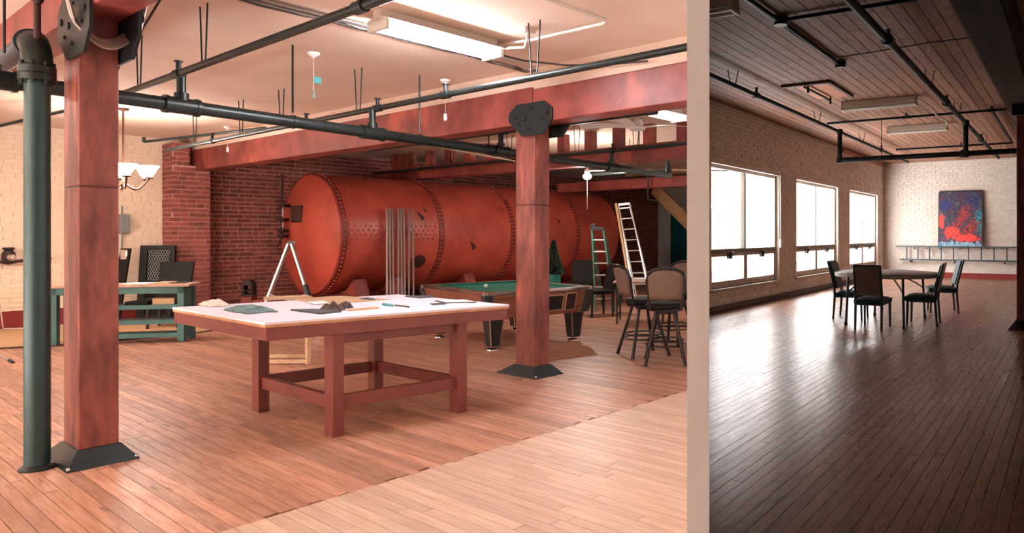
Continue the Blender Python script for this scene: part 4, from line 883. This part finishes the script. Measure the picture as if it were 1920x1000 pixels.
# --- cast iron vise on a post
Y = 12.2; c = wp(467, 440, Y); t = thing('iron_vise', 'old cast iron vise on a post in front of the brick wall', 'vise', (c.x, Y, 0))
m = MB(); m.box(c.x-.09, c.x+.09, Y-.09, Y+.09, 0, .38); m.build('post', 'stained_timber', t, smooth=False, bevel=.006)
z = .38
m = MB(); m.lathe([(.13, z), (.12, z+.03), (.05, z+.05)], (c.x, Y, 0), n=16); m.box(c.x-.1, c.x-.05, Y-.06, Y+.06, z+.03, z+.2); m.box(c.x+.05, c.x+.1, Y-.06, Y+.06, z+.03, z+.2); m.hexa([(c.x-.1, Y-.07, z+.18), (c.x+.1, Y-.07, z+.18), (c.x+.1, Y+.07, z+.18), (c.x-.1, Y+.07, z+.18), (c.x-.06, Y-.07, z+.28), (c.x+.06, Y-.07, z+.28), (c.x+.06, Y+.07, z+.28), (c.x-.06, Y+.07, z+.28)]); m.build('body', 'pump_iron', t, bevel=.008)
m = MB(); m.cyl((c.x, Y-.15, z+.1), (c.x, Y+.1, z+.1), .02); m.cyl((c.x-.1, Y-.14, z+.1), (c.x+.1, Y-.14, z+.1), .008); m.build('screw', 'pump_iron', t)
Y = 11.6; c = wp(492, 440, Y); m = MB(); m.lathe([(.11, 0), (.14, .02), (.15, .35), (.13, .37), (.001, .37)], (c.x, Y, 0), n=18); m.build('wooden_stool_block', 'stained_timber', bevel=.004, tags=('short round brown drum between the vise and the aluminium ladder', 'drum'))

# --- far corner: door, stair
y0_, y1_ = AP(1258, 440, PW-.05)[1], AP(1300, 440, PW-.05)[1]
m = MB(tA); m.box(PW-.05, PW+.02, y1_-.1, y0_+.02, 0, 2.2); d = struct(m.build('door_1', 'teal_door', smooth=False, bevel=.01))
m = MB(tA); m.box(PW-.075, PW-.045, y0_-.35, y0_-.06, 1.45, 2.1); m.build('door_pane', 'teal_door', d, smooth=False, bevel=.01)
m = MB(tA); m.box(PW-.075, PW-.045, y0_-.4, y0_-.06, .3, 1.2); m.build('door_panel', 'teal_door', d, smooth=False, bevel=.01)
m = MB(tA); m.tube([(PW-.05, y0_-.1, 1.28), (PW-.13, y0_-.1, 1.28), (PW-.13, y0_-.1, 1.42), (PW-.05, y0_-.1, 1.42)], .014, 8); m.build('door_handle', 'chrome', d)
t = thing('open_stair', 'open timber stair rising past the teal door', 'stair', A(*AP(1280, 520, 15.5)[:2]))
a, b = Vector(AP(1228, 352, 15.2)), Vector(AP(1301, 426, 15.2))
for k in range(2):
    o_ = Vector((.5*k, .45*k, 0)); m = MB(tA); m.bar(a+o_, b+o_, .06, .28); m.build('stringer', 'tan_wood', t, smooth=False, bevel=.006)
for k in range(4):
    c = a+(b-a)*(.1+.24*k); m = MB(tA); m.hexa([(c.x+f_[0], c.y+f_[1], c.z+zz) for zz in (.10, .14) for f_ in ((0, -.1), (.5, .35), (.5, .6), (0, .14))]); m.build('tread', 'grey_plastic', t, smooth=False, bevel=.004)
m = MB(tA); q_ = AP(1172, 330, 14.2); m.box(14.2, 14.3, AP(1298, 330, 14.2)[1], q_[1], q_[2]-.02, q_[2]+.14); m.build('header_board', 'tan_wood', smooth=False, bevel=.006, tags=('tan timber board above the open stair', 'board'))
x, y, z = AP(1251, 405, PW-.04); m = MB(tA); m.box(PW-.06, PW+.01, y-.06, y+.06, z-.1, z+.1); m.build('wall_switch', 'white_plastic', smooth=False, bevel=.006, tags=('small white box on the white wall beside the teal door', 'switch'))
m = MB(tA); a = AP(1215, 335, 11.6); m.tube([(11.6, a[1], 2.7), (11.6, a[1], 2.2), (11.6, a[1]-.25, 2.15)], .02, 8); m.build('drop_pipe', 'pipe_dark', tags=('short dark drop pipe below the far beam by the stair', 'pipe'))

# ================================================================ WINDOW ROOM
# --- column and beam
t = thing('timber_column', 'dark red timber column standing near the long wall ladder', 'column', B(12.2, .56))
m = MB(tB); m.box(12.0, 12.45, .36, .76, .02, 3.3); m.build('post', 'column_timber', t, bevel=.01)
m = MB(tB); m.hexa([(11.75, .22, 0), (12.7, .22, 0), (12.7, .87, 0), (11.75, .87, 0), (11.98, .34, .12), (12.47, .34, .12), (12.47, .78, .12), (11.98, .78, .12)]); m.build('base_skirt', 'black_iron', t, bevel=.005)
m = MB(tB); m.box(11.9, 12.55, .30, .82, 3.28, 3.46); m.build('cap', 'black_iron', t, bevel=.01)
m = MB(tB); m.box(2.5, RW, .53, .92, 3.45, CB+.02); m.build('timber_beam', 'brown_beam', bevel=.015, tags=('heavy dark brown timber beam under the plank ceiling', 'beam'))
# --- sprinkler pipes
def bpipe(name, pts, r, label, heads=(), hang=(), extra=None):
    t = thing(name, label, 'pipe', B(*pts[0]))
    m = MB(tB); m.tube(pts, r, 14); m.build('pipe', 'pipe_black', t)
    for a, s, z in heads:
        m = MB(tB); m.lathe([(r*1.5, -.07), (r*1.5, .07)], (a, s, z), (1, 0, 0) if abs(pts[0][0]-pts[-1][0]) > abs(pts[0][1]-pts[-1][1]) else (0, 1, 0), 14); m.cyl((a, s, z), (a, s, z+.13), .022); m.cyl((a, s, z+.11), (a, s, z+.12), .04); m.build('sprinkler_head', 'black_iron', t)
    for a, s, z in hang:
        m = MB(tB); m.tube([(a-.06, s+.06, CB), (a-.02, s+.02, z-r), (a+.02, s-.02, z-r), (a+.06, s-.06, CB)], .008, 6); m.build('hanger', 'black_iron', t)
    return t
ZP = 3.70
t = bpipe('sprinkler_branch', [(8.6, 4.45, ZP), (22.5, 4.45, ZP)], .036, 'sprinkler pipe running along the window wall under the plank ceiling', [(10.5, 4.45, ZP), (19, 4.45, ZP)], [(9.6, 4.45, ZP), (13.6, 4.45, ZP), (17, 4.45, ZP)])
t = bpipe('sprinkler_branch', [(5.5, 1.86, ZP), (22.5, 1.90, ZP)], .045, 'sprinkler pipe running along the dark brown beam', [(8.27, 1.86, ZP), (12.7, 1.88, ZP), (18.0, 1.89, ZP)], [(11.0, 1.87, ZP), (14.0, 1.88, ZP), (18.8, 1.9, ZP)])
t = bpipe('sprinkler_main', [(15.15, 4.45, 3.08), (15.15, .93, 3.08)], .055, 'lower sprinkler main crossing the window room on two drop legs', [(15.15, 1.9, 3.08)], [])
for s_ in (4.45, 1.88):
    m = MB(tB); m.cyl((15.15, s_, 3.08), (15.15, s_, 3.76), .05); m.lathe([(.07, 3.66), (.07, 3.74)], (15.15, s_, 0), n=14); m.lathe([(.07, 3.02), (.07, 3.14)], (15.15, s_, 0), n=14); m.build('drop_leg', 'pipe_black', t)
m = MB(tB); m.cyl((15.15, 3.55, 3.08), (15.15, 3.55, CB), .008, n=6); m.build('hanger', 'black_iron', t)
bpipe('conduit_run', [(14.72, 4.6, 3.84), (14.72, 1.05, 3.84)], .024, 'thin dark conduit crossing the ceiling beside the drop legs', [(14.72, 2.95, 3.84), (14.72, 1.36, 3.84)])
bpipe('conduit_run', [(20.05, 4.3, 3.82), (20.05, 1.36, 3.82), (14.72, 1.36, 3.84)], .026, 'thin dark conduit turning along the far ceiling to the beam', [(20.05, 2.6, 3.82)])
t = bpipe('conduit_run', [(5.8, 2.93, 3.88), (7.55, 2.90, 3.88), (9.86, 2.89, 3.88)], .024, 'dark conduit with two junction boxes ending on the plank ceiling')
m = MB(tB); m.tube([(5.8, 2.97, 3.89), (7.0, 2.92, 3.86), (8.2, 2.95, 3.88), (9.6, 2.92, 3.89)], .012, 6); m.build('cable', 'black_iron', t)
m = MB(tB); m.tube([(7.5, 2.9, 3.88), (7.5, .93, 3.88)], .022, 10); m.build('pipe', 'pipe_black', t)
for a in (7.52, 9.86):
    m = MB(tB); m.lathe([(.075, CB-.09), (.08, CB)], (a, 2.89, 0), n=14); m.build('junction_box', 'black_iron', t)
m = MB(tB); m.tube([(9.55, 2.95, 3.9), (9.45, 2.2, 3.895), (9.38, 1.6, 3.9), (9.36, .93, 3.89)], .009, 6); m.build('ceiling_cable', 'cable', tags=('thin grey cable crossing the plank ceiling to the beam', 'cable'))
# --- fluorescent strips, off
def bstrip(r0, s0, s1, label):
    z = 3.80; t = thing('fluorescent_lamp', label, 'lamp', B(r0, (s0+s1)/2, z), 0, 'unlit fluorescent strips of the window room')
    m = MB(tB); m.box(r0-.09, r0+.09, s0, s1, z, CB-.005); m.build('housing', 'lamp_housing', t, smooth=False, bevel=.006)
    for x in (-.07, .07): m = MB(tB); m.cyl((r0+x, s0+.02, z-.025), (r0+x, s1-.02, z-.025), .022, n=10); m.build('tube', 'dead_tube', t)
    for s_ in (s0, s1-.03): m = MB(tB); m.box(r0-.11, r0+.11, s_, s_+.03, z-.05, z+.03); m.build('end_bracket', 'lamp_housing', t, smooth=False, bevel=.003)
bstrip(12.95, 2.42, 3.76, 'unlit white fluorescent strip with a lead to the next strip')
bstrip(16.45, 2.42, 3.72, 'unlit white fluorescent strip nearest to the wall with the painting')
bstrip(6.62, 3.04, 3.44, 'unlit white fluorescent strip beside the conduit with junction boxes')
m = MB(tB); m.tube([(12.95, 2.42, 3.88), (13.6, 2.3, 3.82), (14.4, 2.32, 3.78), (15.3, 2.28, 3.80), (16.45, 2.42, 3.86)], .012, 8); m.build('lamp_lead', 'cable_pale', tags=('pale lead joining two unlit fluorescent strips', 'cable'))
# --- ceiling patch
t = thing('ceiling_patch', 'orange plywood patch with brown battens on the plank ceiling', 'panel', B(11.6, 3.75, CB-.03))
m = MB(tB); m.box(11.0, 12.3, 3.43, 4.0, CB-.025, CB); m.build('board', 'orange_ply', t, smooth=False)
m = MB(tB); m.box(10.93, 11.0, 3.40, 4.2, CB-.045, CB); m.build('batten', 'brown_strip', t, smooth=False, bevel=.004)
m = MB(tB); m.box(10.93, 12.35, 3.38, 3.44, CB-.045, CB); m.build('batten', 'brown_strip', t, smooth=False, bevel=.004)
m = MB(tB); m.tube([(10.95, 3.80, CB-.07), (12.25, 3.77, CB-.07)], .02, 8); m.cyl((11.1, 3.79, CB-.14), (11.1, 3.79, CB), .02); m.cyl((12.25, 3.77, CB-.14), (12.25, 3.77, CB), .02); m.build('handle_bar', 'black_iron', t)
m = MB(tB); m.box(19.8, 24.6, SW-.06, SW+.0, 3.80, 3.90); m.build('wall_batten', 'orange_ply', smooth=False, bevel=.004, tags=('reddish timber batten along the top of the window wall', 'batten'))
# --- painting and wall ladder
SP0, SP1, ZP0, ZP1 = 2.57, 3.89, 1.065, 2.86
mp = bpy.data.materials.new('abstract_painting'); mp.use_nodes = True; nt = mp.node_tree; N = nt.nodes; L = nt.links; bs = N['Principled BSDF']; bs.inputs['Roughness'].default_value = .5
tc = N.new('ShaderNodeTexCoord'); sep = N.new('ShaderNodeSeparateXYZ'); L.new(tc.outputs['Object'], sep.inputs[0])
def nmath(op, a, b=None):
    n = N.new('ShaderNodeMath'); n.operation = op
    for i, x in enumerate((a, b)):
        if x is None: continue
        if isinstance(x, (int, float)): n.inputs[i].default_value = x
        else: L.new(x, n.inputs[i])
    return n.outputs[0]
def noise(scale, detail=6, dist=.6, off=0):
    mpp = N.new('ShaderNodeMapping'); mpp.inputs['Location'].default_value = (off, off*1.7, off*.6); L.new(tc.outputs['Object'], mpp.inputs[0])
    n = N.new('ShaderNodeTexNoise'); n.inputs['Scale'].default_value = scale; n.inputs['Detail'].default_value = detail; n.inputs['Distortion'].default_value = dist; L.new(mpp.outputs[0], n.inputs['Vector']); return n
def ramp(fac, stops):
    r = N.new('ShaderNodeValToRGB'); e = r.color_ramp.elements; r.color_ramp.interpolation = 'LINEAR'
    while len(e) < len(stops): e.new(.5)
    for el, (p, c) in zip(e, stops): el.position = p; el.color = (*lin(c), 1)
    L.new(fac, r.inputs[0]); return r.outputs[0]
def mixc(f, a, b):
    x = N.new('ShaderNodeMix'); x.data_type = 'RGBA'; L.new(f, x.inputs[0]); L.new(a, x.inputs[6]); L.new(b, x.inputs[7]); return x.outputs[2]
z_ = sep.outputs['Z']; y_ = sep.outputs['Y']
base = ramp(noise(6, 8, 2.5).outputs['Fac'], [(.30, (16, 18, 30)), (.42, (28, 40, 84)), (.48, (96, 34, 40)), (.54, (30, 34, 46)), (.60, (40, 92, 108)), (.66, (30, 32, 42)), (.74, (190, 176, 160))])
c_ = base
def blob(c_, cy, cz, ry, rz, slant, wob, col, off, sharp=5, ns=5):
    yy = nmath('SUBTRACT', y_, cy); zz = nmath('SUBTRACT', z_, cz); yy = nmath('ADD', yy, nmath('MULTIPLY', zz, slant))
    d = nmath('SQRT', nmath('ADD', nmath('POWER', nmath('ABSOLUTE', nmath('DIVIDE', yy, ry)), 2), nmath('POWER', nmath('ABSOLUTE', nmath('DIVIDE', zz, rz)), 2)))
    d = nmath('ADD', d, nmath('MULTIPLY', nmath('SUBTRACT', noise(ns, 8, 2.2, off).outputs['Fac'], .5), wob*2.6))
    k = N.new('ShaderNodeClamp'); L.new(nmath('MULTIPLY', nmath('SUBTRACT', 1., d), sharp), k.inputs[0]); return mixc(k.outputs[0], c_, col)
light = ramp(noise(14, 8, 2, 3).outputs['Fac'], [(.4, (24, 90, 130)), (.47, (60, 150, 176)), (.54, (214, 218, 224)), (.58, (40, 70, 130)), (.64, (120, 190, 200))])
teal = ramp(noise(9, 6, 1, 8).outputs['Fac'], [(.4, (20, 70, 90)), (.55, (40, 134, 140)), (.65, (24, 50, 80))])
redc = ramp(noise(9, 7, 2, 5).outputs['Fac'], [(.34, (120, 24, 30)), (.42, (214, 50, 44)), (.58, (236, 66, 54)), (.66, (150, 30, 36)), (.72, (30, 20, 26))])
redd = ramp(noise(8, 7, 2, 17).outputs['Fac'], [(.36, (40, 20, 28)), (.46, (126, 30, 36)), (.56, (176, 44, 44)), (.64, (50, 30, 40))])
navy = ramp(noise(9, 6, 2, 27).outputs['Fac'], [(.4, (16, 20, 50)), (.55, (30, 48, 120)), (.65, (14, 16, 30))])
c_ = blob(c_, -.38, 1.42, .22, .22, 0, 1.0, navy, 31); c_ = blob(c_, .48, 1.35, .2, .2, 0, 1.0, navy, 37)
c_ = blob(c_, -.56, .85, .14, .42, 0, .9, teal, 41); c_ = blob(c_, 0, -.02, 1.4, .17, 0, 1.0, light, 43, 8, 6)
c_ = blob(c_, -.05, .95, .2, .42, .5, 1.2, redd, 47); c_ = blob(c_, -.3, .55, .22, .35, .5, 1.2, redd, 53)
c_ = blob(c_, .24, .46, .26, .22, 0, .8, redc, 59); c_ = blob(c_, -.16, .26, .38, .13, -.2, .9, redc, 61); c_ = blob(c_, .6, .82, .10, .24, 0, .9, redc, 67)
sp = noise(38, 3, .3, 13); spm = nmath('MULTIPLY', nmath('SUBTRACT', sp.outputs['Fac'], .66), 14); spc = N.new('ShaderNodeClamp'); L.new(spm, spc.inputs[0])
wc = N.new('ShaderNodeRGB'); wc.outputs[0].default_value = (*lin((206, 200, 190)), 1); c_ = mixc(spc.outputs[0], c_, wc.outputs[0]); L.new(c_, bs.inputs['Base Color'])
t = thing('abstract_painting', 'abstract painting in red, blue and black leaning on the white brick wall', 'painting', B(RW-.1, (SP0+SP1)/2, ZP0), tB)
hw_ = (SP1-SP0)/2; m = MB(); m.hexa([(-.08, -hw_, 0), (-.04, -hw_, 0), (-.04, hw_, 0), (-.08, hw_, 0), (.03, -hw_, ZP1-ZP0), (.07, -hw_, ZP1-ZP0), (.07, hw_, ZP1-ZP0), (.03, hw_, ZP1-ZP0)]); m.build('canvas', mp, t, True, smooth=False)
m = MB()
for a, b in (((-.062, -hw_-.012, -.0), (.052, -hw_-.012, ZP1-ZP0)), ((-.062, hw_+.012, 0), (.052, hw_+.012, ZP1-ZP0)), ((.052, -hw_, ZP1-ZP0+.01), (.052, hw_, ZP1-ZP0+.01)), ((-.062, -hw_, .0), (-.062, hw_, .0))): m.bar(a, b, .024, .05)
m.build('edge_frame', 'black_plastic', t, True, smooth=False)
t = thing('wall_ladder', 'long black ladder hung sideways along the white brick wall', 'ladder', B(RW-.12, 3.2, .6))
for z, s0, s1 in ((1.045, .2, 5.28), (.60, .2, 5.15)):
    m = MB(tB); m.box(RW-.2, RW-.12, s0, s1, z-.022, z+.022); m.build('rail', 'chair_metal', t, smooth=False, bevel=.004)
for u in (1700, 1721, 1743, 1765, 1788, 1816, 1840, 1864, 1888):
    s_ = at_a(tB, u, 475, RW-.16)[1]; m = MB(tB); m.box(RW-.18, RW-.14, s_-.018, s_+.018, .6, 1.045); m.build('rung', 'chair_metal', t, smooth=False)
for u in (1714, 1737, 1762, 1800, 1852, 1880):
    s_ = at_a(tB, u, 475, RW-.16)[1]; m = MB(tB); m.bar((RW, s_, .99), (RW-.22, s_, .99), .03, .03); m.build('hook', 'black_iron', t, smooth=False)
for s_ in (1.9, 3.4, 4.8):
    m = MB(tB); m.bar((RW, s_, .54), (RW-.22, s_, .54), .03, .05); m.build('hook', 'black_iron', t, smooth=False)

# --- round folding table
cx, cy, zt = 3.52, 11.72, .825
t = thing('round_table', 'round grey folding table in the window room', 'table', (cx, cy, 0)); RTB = .83
def oval(m): m.v = [(x, cy+(y-cy)*1.04, z) for x, y, z in m.v]; return m
m = MB(); m.lathe([(.001, zt), (RTB-.01, zt), (RTB, zt-.006), (RTB-.001, zt-.008)], (cx, cy, 0), n=64, cap=False); oval(m).build('top', 'grey_table', t)
m = MB(); m.lathe([(RTB-.002, zt-.007), (RTB+.004, zt-.012), (RTB, zt-.07), (RTB-.03, zt-.075), (.001, zt-.05)], (cx, cy, 0), n=64, cap=False); oval(m).build('rim', 'grey_rim', t)
for u, v in ((1586, 610), (1695, 617), (1734, 597), (1640, 592)):
    P = wp(u, v, 1905.3/(v-HY)); P.z = 0; q = Vector((P.x+(cx-P.x)*.06, P.y+(cy-P.y)*.06, zt-.05)); m = MB(); m.tube([P, q], .020, 10); lg = m.build('leg', 'chair_metal', t); m = MB(); m.cyl(P, P+Vector((0, 0, .05)), .026, n=10); m.build('foot', 'black_plastic', lg)
    br = Vector((cx+(P.x-cx)*.35, cy+(P.y-cy)*.35, zt-.055)); m = MB(); m.tube([P+(q-P)*.68, P+(q-P)*.8+(br-q)*.3, br], .012, 8); m.build('brace', 'chair_metal', lg)
# --- dining chairs, look along +y
def chair(loc, rz, w, d, label):
    t = thing('dining_chair', label, 'chair', loc, rz, 'chairs around the round table'); hw, hd = w/2, d/2
    for sx in (-1, 1):
        m = MB(); m.tube([(sx*(hw-.02), -hd, 0), (sx*(hw-.02), -hd+.03, .40), (sx*(hw-.02), -hd+.02, .55), (sx*(hw-.02), -hd-.09, .985)], [.018, .022, .023, .018], 8); m.build('leg', 'chair_metal', t, True)
        m = MB(); m.tube([(sx*(hw-.02), hd-.02, 0), (sx*(hw-.02), hd-.03, .42)], [.017, .022], 8); m.build('leg', 'chair_metal', t, True)
    m = MB(); m.box(-hw+.02, hw-.02, -hd+.03, hd-.02, .375, .405); m.build('seat_frame', 'chair_metal', t, True, smooth=False, bevel=.004)
    m = MB(); n = 8; vs = []
    for i in range(n+1):
        for j in range(n+1):
            a, b = i/n*2-1, j/n*2-1; vs.append((a*(hw+.012), .0+b*(hd-.0)+.02, .40+.095*(1-.35*a**4)*(1-.35*b**4)))
    m.add(vs, [(i*(n+1)+j, (i+1)*(n+1)+j, (i+1)*(n+1)+j+1, i*(n+1)+j+1) for i in range(n) for j in range(n)])
    m.box(-hw-.008, hw+.008, -hd+.025, hd+.015, .395, .46); m.build('seat', 'teal_leather', t, True)
    # back: upholstered pad in front, board behind, both inside the frame
    yb = lambda z: -hd+.02-.11*(z-.55)/.435
    def slab_(z0, z1, hw0, hw1, o0, o1, mt, nm):
        m = MB(); m.hexa([(-hw0, yb(z0)+o0, z0), (hw0, yb(z0)+o0, z0), (hw0, yb(z0)+o1, z0), (-hw0, yb(z0)+o1, z0), (-hw1, yb(z1)+o0, z1), (hw1, yb(z1)+o0, z1), (hw1, yb(z1)+o1, z1), (-hw1, yb(z1)+o1, z1)]); return m.build(nm, mt, t, True, smooth=False, bevel=.008)
    bp = slab_(.53, .965, hw-.035, hw-.035, -.012, .006, 'brown_vinyl', 'back_board'); slab_(.53, .965, hw-.035, hw-.035, .007, .045, 'teal_leather', 'back_pad')
    m = MB(); m.bar((-hw+.01, yb(.98), .98), (hw-.01, yb(.98), .98), .034, .03); m.build('top_rail', 'chair_metal', t, True, smooth=False, bevel=.006)
    for sx in (-1, 1):
        for z in (.57, .73, .92): m = MB(); m.ball((sx*(hw-.055), yb(z)-.014, z), .009, 5); m.build('stud', 'chrome', bp, True)
    return t
def feet(*uv): return [wp(u, v, F*H/(v-HY)) for u, v in uv]
def put(rl, rr, w, d, label, face):    # rear feet on the floor, facing angle
    c = (rl+rr)/2; a = math.radians(face); y = Vector((math.cos(a), math.sin(a), 0)); c = c+y*(d/2); return chair((c.x, c.y, 0), a-math.pi/2, w, d, label)
f_ = feet((1601, 619), (1655, 622)); put(*f_, .43, .66, 'dining chair with its brown back board turned away from the round table, windows beyond', 62)
f_ = feet((1749, 614), (1770, 605)); put(*f_, .62, .47, 'dining chair with its back to the red column, pushed up to the round table', 155)
f_ = feet((1783, 590), (1803, 581)); put(*f_, .62, .50, 'dining chair between the round table and the wall ladder', 165)
f_ = feet((1557, 600), (1580, 591)); put(*f_, .62, .50, 'dining chair with its back to the windows at the round table', -25)
